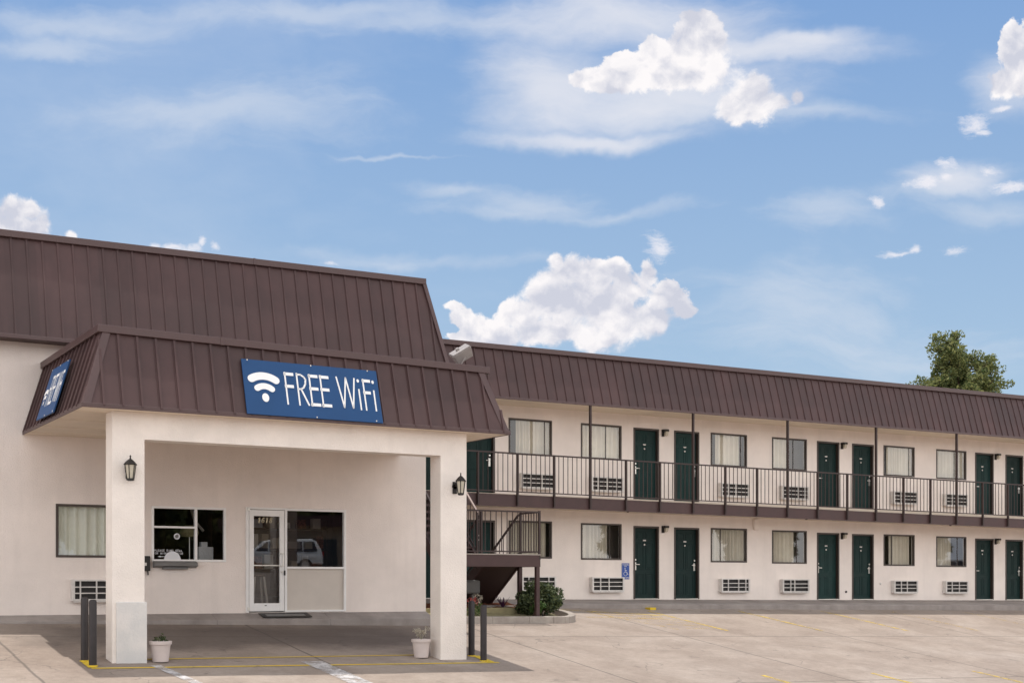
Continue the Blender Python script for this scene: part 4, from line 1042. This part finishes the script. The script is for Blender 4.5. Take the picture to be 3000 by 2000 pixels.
b_ = MB(); leaf_cloud(260, (14.98, 26.7, .86), (.22, .2, .18), .03, rnd, mb=b_); b_.build('leaves', 'bush_light', t_)
b_ = MB(); leaf_cloud(70, (14.9, 26.65, 1.03), (.14, .14, .12), .028, rnd, mb=b_); b_.build('red_blooms', 'petal_red', t_)
b_ = MB(); leaf_cloud(110, (15.05, 26.7, 1.10), (.14, .12, .15), .026, rnd, mb=b_); b_.build('pale_blooms', 'petal_pale', t_)
t_ = thing('purple_plant', (16.1, 27.35, .9), 'small spiky purple leaved plant in the red mulch bed', 'plant')
b_ = MB()
for k in range(26):
    a = rnd.uniform(0, 6.28); l = rnd.uniform(.12, .3); s = Vector((16.1, 27.35, .86)); e = s + Vector((math.cos(a) * l * .7, math.sin(a) * l * .7, l)); n_ = Vector((-math.sin(a), math.cos(a), 0)) * .018
    b_.quad(s - n_, s + n_, e + n_ * .3, e - n_ * .3)
b_.build('leaves', 'purple', t_)

# ================================================================== trees
def pine(name, x, y, ztop, zbot, wid, label, seed, lobes, n=300, size=.16):
    rnd = random.Random(seed); z0 = ground_z(x, y)
    t_ = thing(name, (x, y, z0), label, 'tree')
    tr = MB(); H = ztop - z0
    pts = [Vector((x, y, z0 - .2))]
    for k in range(1, 9): pts.append(Vector((x + rnd.uniform(-.12, .12) * k * .4, y + rnd.uniform(-.1, .1) * k * .4, z0 + H * .96 * k / 8)))
    tr.tube(pts, [H * .019 * (1 - .115 * k) for k in range(9)], 10)
    cr = MB(); clumps = []
    for (lx, lz0, lz1, lw, nb) in lobes:
        for b in range(nb):
            u = (b + rnd.uniform(0, .9)) / nb; z = zbot + (ztop - zbot) * (lz0 + (lz1 - lz0) * u)
            r = lw * wid * .5 * (math.sin(math.pi * (.18 + .74 * (1 - u))) ** .8) * rnd.uniform(.55, 1.08)
            a = b * 2.399 + rnd.uniform(-.4, .4)
            s = Vector((x + lx * wid * .45, y, z - r * .30)); e = Vector((x + lx * wid + math.cos(a) * r, y + math.sin(a) * r * .9, z + rnd.uniform(-.1, .25) * r * .5))
            if lx: s = Vector((x + lx * wid * .6, y, z - r * .3))
            mid = (s + e) / 2 + Vector((0, 0, -.06 * r))
            tr.tube([s, mid, e], [.07, .045, .02], 5)
            m_ = max(3, int(r * 4.2))
            for q in range(m_):
                v = .35 + .65 * (q + 1) / m_
                c = s.lerp(e, v) + Vector((rnd.gauss(0, .22), rnd.gauss(0, .22), rnd.gauss(.05, .2))) * (.5 + r * .25)
                clumps.append((c, rnd.uniform(.30, .58)))
    tr.build('trunk', 'bark', t_)
    for c, r in clumps:
        leaf_cloud(n // 6, c, (r, r, r * .72), size, rnd, mb=cr)
    cr.build('crown', 'pine', t_)
    return t_
pine('pine_tree', 70.0, 60.0, 17.6, 12.2, 9.5, 'tall pine tree rising behind the far end of the motel roof', 4,
     [(-.10, .34, .98, .26, 24), (.17, .05, .76, .44, 34), (-.28, .0, .42, .28, 16), (-.02, -.2, .45, .66, 24)], n=330, size=.115)

# trees and a parked car on the other side of the lot, behind the camera: they show in the window panes
def far_tree(x, y, h, label, seed):
    return pine('roadside_tree', x, y, ground_z(x, y) + h, ground_z(x, y) + h * .08, h * 1.3, label, seed, [(0, 0, 1, 1.0, 34)], n=240, size=.5)
ft = far_tree(48, -36, 6.5, 'leafy tree across the road, mirrored in the motel window panes', 31)
for i, (x, y, s) in enumerate([(60, -40, 1.1), (36, -42, 1.0), (76, -42, 1.2), (24, -39, 1.05), (92, -43, 1.1), (12, -42, 1.0), (108, -40, 1.25), (30, -46, 1.2), (18, -47, 1.15), (42, -48, 1.2), (54, -47, 1.15), (68, -50, 1.2), (84, -50, 1.25), (6, -45, 1.2)]):
    c = copy_tree(ft); c.location = (x, y, ground_z(x, y)); c.scale = (s, s, s); c.rotation_euler.z = i * 1.3
    for o in (ft, c): o['group'] = 'trees across the road seen in the panes'
shop = thing('roadside_shop', (34, -24, -.5), 'low tan roadside shop mirrored in the office windows', 'building')
zg = ground_z(40, -24)
b_ = MB(); wall_ = b_.box(30, 52, -36, -28, zg - .3, zg + 3.4); b_.build('wall', 'tan', shop)
b_ = MB(); b_.box(29.5, 52.5, -36.5, -27.2, zg + 3.4, zg + 4.1); b_.build('roof', 'roof', shop)
for k in range(5):
    b_ = MB(); b_.box(32 + k * 4, 34.6 + k * 4, -27.99, -27.95, zg + .6, zg + 2.6); b_.build('window', 'car_glass', shop)

def suv(x, y, rot, label):
    z = ground_z(x, y); t_ = thing('parked_suv', (0, 0, 0), label, 'car')
    prof = [(-2.35, .45), (-2.4, .75), (-2.3, 1.05), (-1.35, 1.15), (-.75, 1.72), (-.45, 1.78), (1.75, 1.80), (2.0, 1.70), (2.3, 1.12), (2.38, .8), (2.35, .45)]
    b_ = MB(); P = prof
    def sec(p, yy, inset): return [(a, yy - (inset if z_ > 1.1 else 0) * (1 if yy > 0 else -1) * (z_ - 1.1) / .7, z_) for a, z_ in p]
    l, r = sec(P, .93, .2), sec(P, -.93, .2); n = len(P)
    b_.v = l + r; b_.f = [tuple(range(n)), tuple(range(n, 2 * n))[::-1]] + [(i, n + i, n + (i + 1) % n, (i + 1) % n) for i in range(n)]
    body = b_.build('body', 'car_white', t_, bevel=.05)
    for s in (1, -1):
        for (a0, a1, t0, t1) in ((-1.15, -.55, -.62, -.55), (-.48, .42, -.48, .42), (.50, 1.3, .50, 1.3), (1.38, 2.08, 1.38, 1.86)):
            g_ = MB(); y0, y1 = s * (.93 - .03 + .012), s * (.93 - .165 + .012)
            g_.quad((a0, y0, 1.18), (a1, y0, 1.18), (t1, y1, 1.66), (t0, y1, 1.66)); g_.build('side_window', 'car_glass', t_)
    g_ = MB(); g_.quad((-1.32, -.8, 1.2), (-1.32, .8, 1.2), (-.82, .7, 1.69), (-.82, -.7, 1.69)); o = g_.build('windscreen', 'car_glass', t_)
    g_ = MB(); g_.quad((2.29, -.78, 1.18), (2.29, .78, 1.18), (2.06, .7, 1.63), (2.06, -.7, 1.63)); g_.build('rear_window', 'car_glass', t_)
    for a in (-1.5, 1.45):
        for s in (1, -1):
            w_ = MB(); w_.lathe([(.25, -.12), (.36, -.12), (.37, -.06), (.37, .06), (.36, .12), (.25, .12)], (a, s * .85, .37), 24, 'y'); ww = w_.build('wheel', 'tyre', t_)
            w_ = MB(); w_.lathe([(.24, -.13), (.24, .13)], (a, s * .85, .37), 16, 'y'); w_.build('rim', 'steel', ww)
    for s in (1, -1):
        w_ = MB(); w_.box(-2.41, -2.33, s * .72 - .15, s * .72 + .15, .78, .95); w_.build('headlight', 'paper', t_)
        w_ = MB(); w_.box(2.31, 2.40, s * .8 - .08, s * .8 + .08, .85, 1.12); w_.build('tail_light', 'red_lens', t_)
    t_.location = (x, y, z); t_.rotation_euler.z = rot
    return t_
car1 = suv(25.3, -14.5, R(14), 'white parked car mirrored in the glass of the office entrance')
car2 = copy_tree(car1); car2.location = (86, -14.5, ground_z(86, -14.5)); car2.rotation_euler.z = R(8); car2['label'] = 'white parked car mirrored in the last ground floor window'
for o in (car1, car2): o['group'] = 'white cars seen only in window reflections'

# ================================================================== world: sky with clouds
W = bpy.data.worlds.new('World'); scene.world = W; W.use_nodes = True
nt = W.node_tree; N, L = nt.nodes, nt.links
bg = N['Background']
SUN_EL = R(79.0)
# direction towards the sun: behind the building (+y), almost overhead
SUN_DIR = Vector((.00, math.cos(SUN_EL), math.sin(SUN_EL)))
sky = N.new('ShaderNodeTexSky'); sky.sky_type = 'NISHITA'; sky.sun_disc = False
sky.sun_elevation = SUN_EL; sky.sun_rotation = 0.0; sky.air_density = 1.0; sky.dust_density = 1.6; sky.ozone_density = 1.2; sky.altitude = 100
tc = N.new('ShaderNodeTexCoord')
def VM(op, a, b=None):
    x = N.new('ShaderNodeVectorMath'); x.operation = op
    for i, v in enumerate((a, b)):
        if v is None: continue
        if hasattr(v, 'links'): L.new(v, x.inputs[i])
        else: x.inputs[i].default_value = v
    return x.outputs['Value'] if op in ('LENGTH', 'DOT_PRODUCT') else x.outputs['Vector']
def MA(op, a, b=None, c=None, clamp=False):
    x = N.new('ShaderNodeMath'); x.operation = op; x.use_clamp = clamp
    for i, v in enumerate((a, b, c)):
        if v is None: continue
        if hasattr(v, 'links'): L.new(v, x.inputs[i])
        else: x.inputs[i].default_value = v
    return x.outputs[0]
def MR(v, a, b, c=0., d=1., sm=False):
    r = N.new('ShaderNodeMapRange'); r.inputs['From Min'].default_value = a; r.inputs['From Max'].default_value = b
    r.inputs['To Min'].default_value = c; r.inputs['To Max'].default_value = d
    if sm: r.interpolation_type = 'SMOOTHSTEP'
    L.new(v, r.inputs['Value']); return r.outputs[0]
# fixed world axes: heading of the motel lot (31 degrees east of north), not tied to any camera
dirv = tc.outputs['Generated']
h0, h1 = math.sin(PHI), math.cos(PHI)
Yd = VM('DOT_PRODUCT', dirv, (h0, h1, 0)); Xd = VM('DOT_PRODUCT', dirv, (h1, -h0, 0))
sep = N.new('ShaderNodeSeparateXYZ'); L.new(dirv, sep.inputs[0])
Ys = MA('MAXIMUM', Yd, .05)
cmb = N.new('ShaderNodeCombineXYZ'); L.new(MA('DIVIDE', Xd, Ys), cmb.inputs[0]); L.new(MA('DIVIDE', sep.outputs['Z'], Ys), cmb.inputs[1])
P0 = cmb.outputs[0]
front = MR(Yd, .25, .45)
def NZ(vec, scale, det, rough=.6, dist=0., lac=2.0, out='Fac'):
    n = N.new('ShaderNodeTexNoise'); n.inputs['Scale'].default_value = scale; n.inputs['Detail'].default_value = det; n.inputs['Roughness'].default_value = rough; n.inputs['Distortion'].default_value = dist; n.inputs['Lacunarity'].default_value = lac
    L.new(vec, n.inputs['Vector']); return n.outputs[out]
def warp(vec, scale, amt, det=4, off=0.0):
    w_ = NZ(VM('ADD', vec, (off, off, off)), scale, det, .6, out='Color')
    return VM('ADD', vec, VM('MULTIPLY', VM('SUBTRACT', w_, (.5, .5, .5)), (amt, amt, 0)))
def pq(x, y): return ((x - 1500) / 3900, (1701.3 - y) / 3900)
def blobs(vec, lst):
    """smooth union of ellipses; value 1 at a centre, 0 on its outline, negative outside"""
    out = None
    for b in lst:
        x, y, rx, ry = b[:4]; c = pq(x, y); sx, sy = 3900 / rx, 3900 / ry
        l = VM('LENGTH', VM('MULTIPLY', VM('SUBTRACT', vec, (c[0], c[1], 0)), (sx, sy, 0)))
        v = MA('SUBTRACT', 1.0, l)
        if out is None: out = v
        else:
            x_ = N.new('ShaderNodeMath'); x_.operation = 'SMOOTH_MAX'; x_.inputs[2].default_value = .25
            L.new(out, x_.inputs[0]); L.new(v, x_.inputs[1]); out = x_.outputs[0]
    return out
cum = [(1900, 800, 34, 50), (2045, 70, 76, 56), (2085, 120, 96, 76), (2075, 180, 100, 70), (1975, 160, 95, 68), (1905, 155, 56, 58), (1835, 205, 86, 54), (1775, 238, 84, 44), (1710, 240, 56, 38), (1990, 220, 130, 56), (2040, 130, 80, 70),
       (2222, 262, 62, 50), (2225, 310, 96, 58), (2190, 300, 66, 50), (2285, 312, 44, 30), (2330, 296, 26, 36),
       (1627, 755, 22, 30), (1670, 795, 62, 55), (1740, 805, 72, 55), (1800, 792, 58, 45), (1860, 835, 80, 68), (1950, 868, 70, 60), (1988, 905, 46, 44), (1545, 918, 60, 48), (1502, 912, 44, 45), (1600, 880, 72, 70),
       (1680, 880, 120, 90), (1780, 905, 120, 95), (1895, 925, 80, 60), (1620, 968, 120, 60), (1720, 980, 100, 50), (1330, 892, 34, 16), (1345, 925, 46, 34), (1395, 958, 66, 40), (1450, 985, 80, 44), (1350, 990, 50, 30),
       (42, 612, 48, 40), (92, 606, 46, 36), (122, 640, 32, 52), (60, 660, 110, 60), (5, 640, 60, 50), (205, 680, 30, 20), (170, 692, 50, 16),
       (2995, 190, 68, 105), (2955, 250, 70, 50), (3010, 240, 80, 60)]
wisp = [(2862, 356, 46, 40), (456, 714, 18, 10), (505, 722, 42, 13), (560, 724, 36, 14), (592, 706, 15, 20), (632, 724, 24, 11), (965, 772, 26, 10), (1920, 722, 40, 46), (2788, 486, 46, 18), (2716, 548, 62, 24), (2792, 530, 22, 16), (2910, 492, 34, 19), (2970, 548, 68, 24), (2566, 597, 30, 14), (2608, 748, 46, 13), (2660, 736, 20, 16), (2800, 740, 58, 14), (2930, 325, 34, 12), (2890, 385, 30, 14)]
soft = [(2000, 190, 230, 120), (2230, 300, 170, 80), (2960, 250, 130, 110), (2810, 520, 170, 60), (1700, 960, 260, 60), (1980, 270, 520, 150), (2240, 130, 470, 66), (1620, 240, 320, 170), (2380, 110, 260, 44), (1750, 390, 420, 36), (1900, 60, 500, 120)]
thin = [(2300, 930, 420, 190), (2650, 1040, 420, 90), (2060, 330, 420, 90), (2450, 330, 300, 40), (2800, 560, 260, 50), (150, 130, 420, 50), (900, 30, 900, 60), (1350, 70, 500, 60), (1500, 600, 340, 34), (1150, 452, 250, 9), (1560, 575, 260, 60), (1320, 540, 160, 30), (2240, 960, 230, 170), (2450, 640, 260, 80), (700, 330, 600, 120), (300, 60, 500, 60), (1780, 610, 300, 30), (2480, 1020, 300, 50), (2900, 620, 260, 60), (1200, 740, 400, 40)]
W1 = warp(P0, 9, .032, 6); W2 = warp(W1, 34, .013, 7, 3.7)
billow = NZ(W1, 34, 9, .66)
def VO(vec, scale):
    n = N.new('ShaderNodeTexVoronoi'); n.feature = 'SMOOTH_F1'; n.voronoi_dimensions = '2D'; n.inputs['Scale'].default_value = scale; n.inputs['Smoothness'].default_value = .25
    L.new(vec, n.inputs['Vector']); return n.outputs['Distance']
W5 = warp(W1, 60, .006, 5, 1.3)
def puff(v):     # rounded lobes of three sizes
    return MA('SUBTRACT', 1.0, MA('ADD', MA('MULTIPLY', VO(v, 17), .75), MA('ADD', MA('MULTIPLY', VO(v, 42), .40), MA('MULTIPLY', VO(v, 95), .20))))
bC = MA('MINIMUM', MA('MULTIPLY', blobs(W1, cum), 2.0), 1.3)
pf = puff(W5)
fine = NZ(W2, 85, 9, .68)
fC = MA('ADD', bC, MA('ADD', MA('MULTIPLY', MA('SUBTRACT', pf, .42), 2.1), MA('MULTIPLY', MA('SUBTRACT', fine, .5), 2.0)))
softness = MR(NZ(W1, 6, 2, .5), .40, .60, .28, 1.1)
aC = MR(MA('DIVIDE', MA('ADD', fC, .10), softness), .0, 1.0, sm=True)
pf2 = puff(VM('ADD', W5, (-.003, .0095, 0)))
big1 = NZ(W1, 9, 3, .5); big2 = NZ(VM('ADD', W1, (-.004, .022, 0)), 9, 3, .5)
fine2 = NZ(VM('ADD', W2, (-.001, .0035, 0)), 85, 9, .68)
relief = MA('ADD', MA('ADD', MA('MULTIPLY', MA('SUBTRACT', fine2, fine), .30), MA('MULTIPLY', MA('SUBTRACT', pf2, pf), .50)), MA('MULTIPLY', MA('SUBTRACT', big2, big1), .9))
lightC = MA('ADD', MR(relief, -.13, .13, 1.15, .0), MA('MULTIPLY', MR(fC, .1, 1.4), -.22))
W3 = warp(P0, 14, .03, 6, 9.1); mpw = VM('MULTIPLY', W3, (1, 2.4, 1))
fW = MA('ADD', blobs(W3, wisp), MA('MULTIPLY', MA('SUBTRACT', NZ(mpw, 42, 10, .72), .5), 3.4))
aW = MA('MULTIPLY', MR(fW, -.15, 1.1, sm=True), .80)
W4 = warp(P0, 4.5, .07, 6, 5.3); st4 = VM('MULTIPLY', W4, (1, 3.2, 1))
nS = NZ(st4, 7, 9, .62, .2)
fS = MA('ADD', blobs(W4, soft), MA('MULTIPLY', MA('SUBTRACT', nS, .5), 1.4))
aS = MA('MULTIPLY', MR(fS, -.15, 1.0, sm=True), .85)
fT = MA('ADD', blobs(W4, thin), MA('MULTIPLY', MA('SUBTRACT', NZ(st4, 10, 9, .6, .3), .5), 2.2))
aT = MA('MULTIPLY', MR(fT, -.1, 1.2, sm=True), .55)
def MX(f, a, b):
    x = N.new('ShaderNodeMix'); x.data_type = 'RGBA'
    for k, v in (('Factor', f), ('A', a), ('B', b)):
        if hasattr(v, 'links'): L.new(v, x.inputs[k])
        else: x.inputs[k].default_value = v if isinstance(v, float) else (*v, 1)
    return x.outputs['Result']
SK = 1.0
# the bare sky is scaled up to the level of a hazy summer noon
hz = MX(MR(sep.outputs['Z'], .04, .42), (3.7, 5.0, 6.1), (1.5, 2.85, 5.4))
skyc = MX(.80, sky.outputs[0], hz)
veil = NZ(VM('MULTIPLY', warp(dirv, 2, .4, 4), (1, 1, 2.5)), 2.2, 8, .6)
skyc = MX(MA('MULTIPLY', MR(veil, .46, .75), .35), skyc, (5.4, 5.9, 6.7))
aT = MA('MULTIPLY', aT, front); aS = MA('MULTIPLY', aS, front); aW = MA('MULTIPLY', aW, front); aC = MA('MULTIPLY', aC, front)
c = MX(aT, skyc, (5.3, 5.75, 6.5)); c = MX(aS, c, MX(nS, (5.5, 5.8, 6.5), (6.6, 6.6, 7.0))); c = MX(aW, c, (7.1, 6.95, 7.3))
ccol = MX(MA('MAXIMUM', MA('MINIMUM', lightC, 1.0), 0.0), (4.9, 5.05, 5.8), (7.7, 7.45, 7.5))
c = MX(aC, c, ccol)
# unseen sky behind the camera: bright cloud added to fill the shaded walls
bn = NZ(warp(dirv, 2.5, .35, 4, 2.2), 3.0, 7, .6)
backc = MX(MR(bn, .40, .56, sm=True), (6.5, 7.3, 8.6), (14.2, 13.6, 13.0))
mulz = N.new('ShaderNodeVectorMath'); mulz.operation = 'SCALE'; L.new(backc, mulz.inputs[0]); L.new(MR(sep.outputs['Z'], .0, .55, 1.65, .86), mulz.inputs['Scale'])
c = MX(MR(Yd, .42, -.05, sm=True), c, mulz.outputs[0])
# below the horizon the ground shuts the sky off anyway
L.new(c, bg.inputs['Color']); bg.inputs['Strength'].default_value = .10
W.cycles.sampling_method = 'MANUAL'; W.cycles.sample_map_resolution = 512

sd = bpy.data.lights.new('sun', 'SUN'); sd.energy = 3.0; sd.angle = R(.53); sd.color = (1, .955, .89)
so = bpy.data.objects.new('sun', sd); COL.objects.link(so)
so.rotation_euler = (-SUN_DIR).to_track_quat('-Z', 'Y').to_euler()

# ================================================================== camera
cd = bpy.data.cameras.new('camera'); cam = bpy.data.objects.new('camera', cd); COL.objects.link(cam)
cam.location = (0, 0, 1.5); cam.rotation_euler = (R(90), 0, -PHI)
cd.sensor_width = 36; cd.lens = 46.8; cd.shift_y = 701.3 / 3000; cd.clip_start = .1; cd.clip_end = 5000
scene.camera = cam

scene.render.engine = 'CYCLES'
scene.cycles.max_bounces = 8; scene.cycles.diffuse_bounces = 4; scene.cycles.transparent_max_bounces = 24
vs = scene.view_settings
vs.view_transform = 'Standard'; vs.look = 'None'; vs.exposure = 0.36; vs.gamma = 1.0
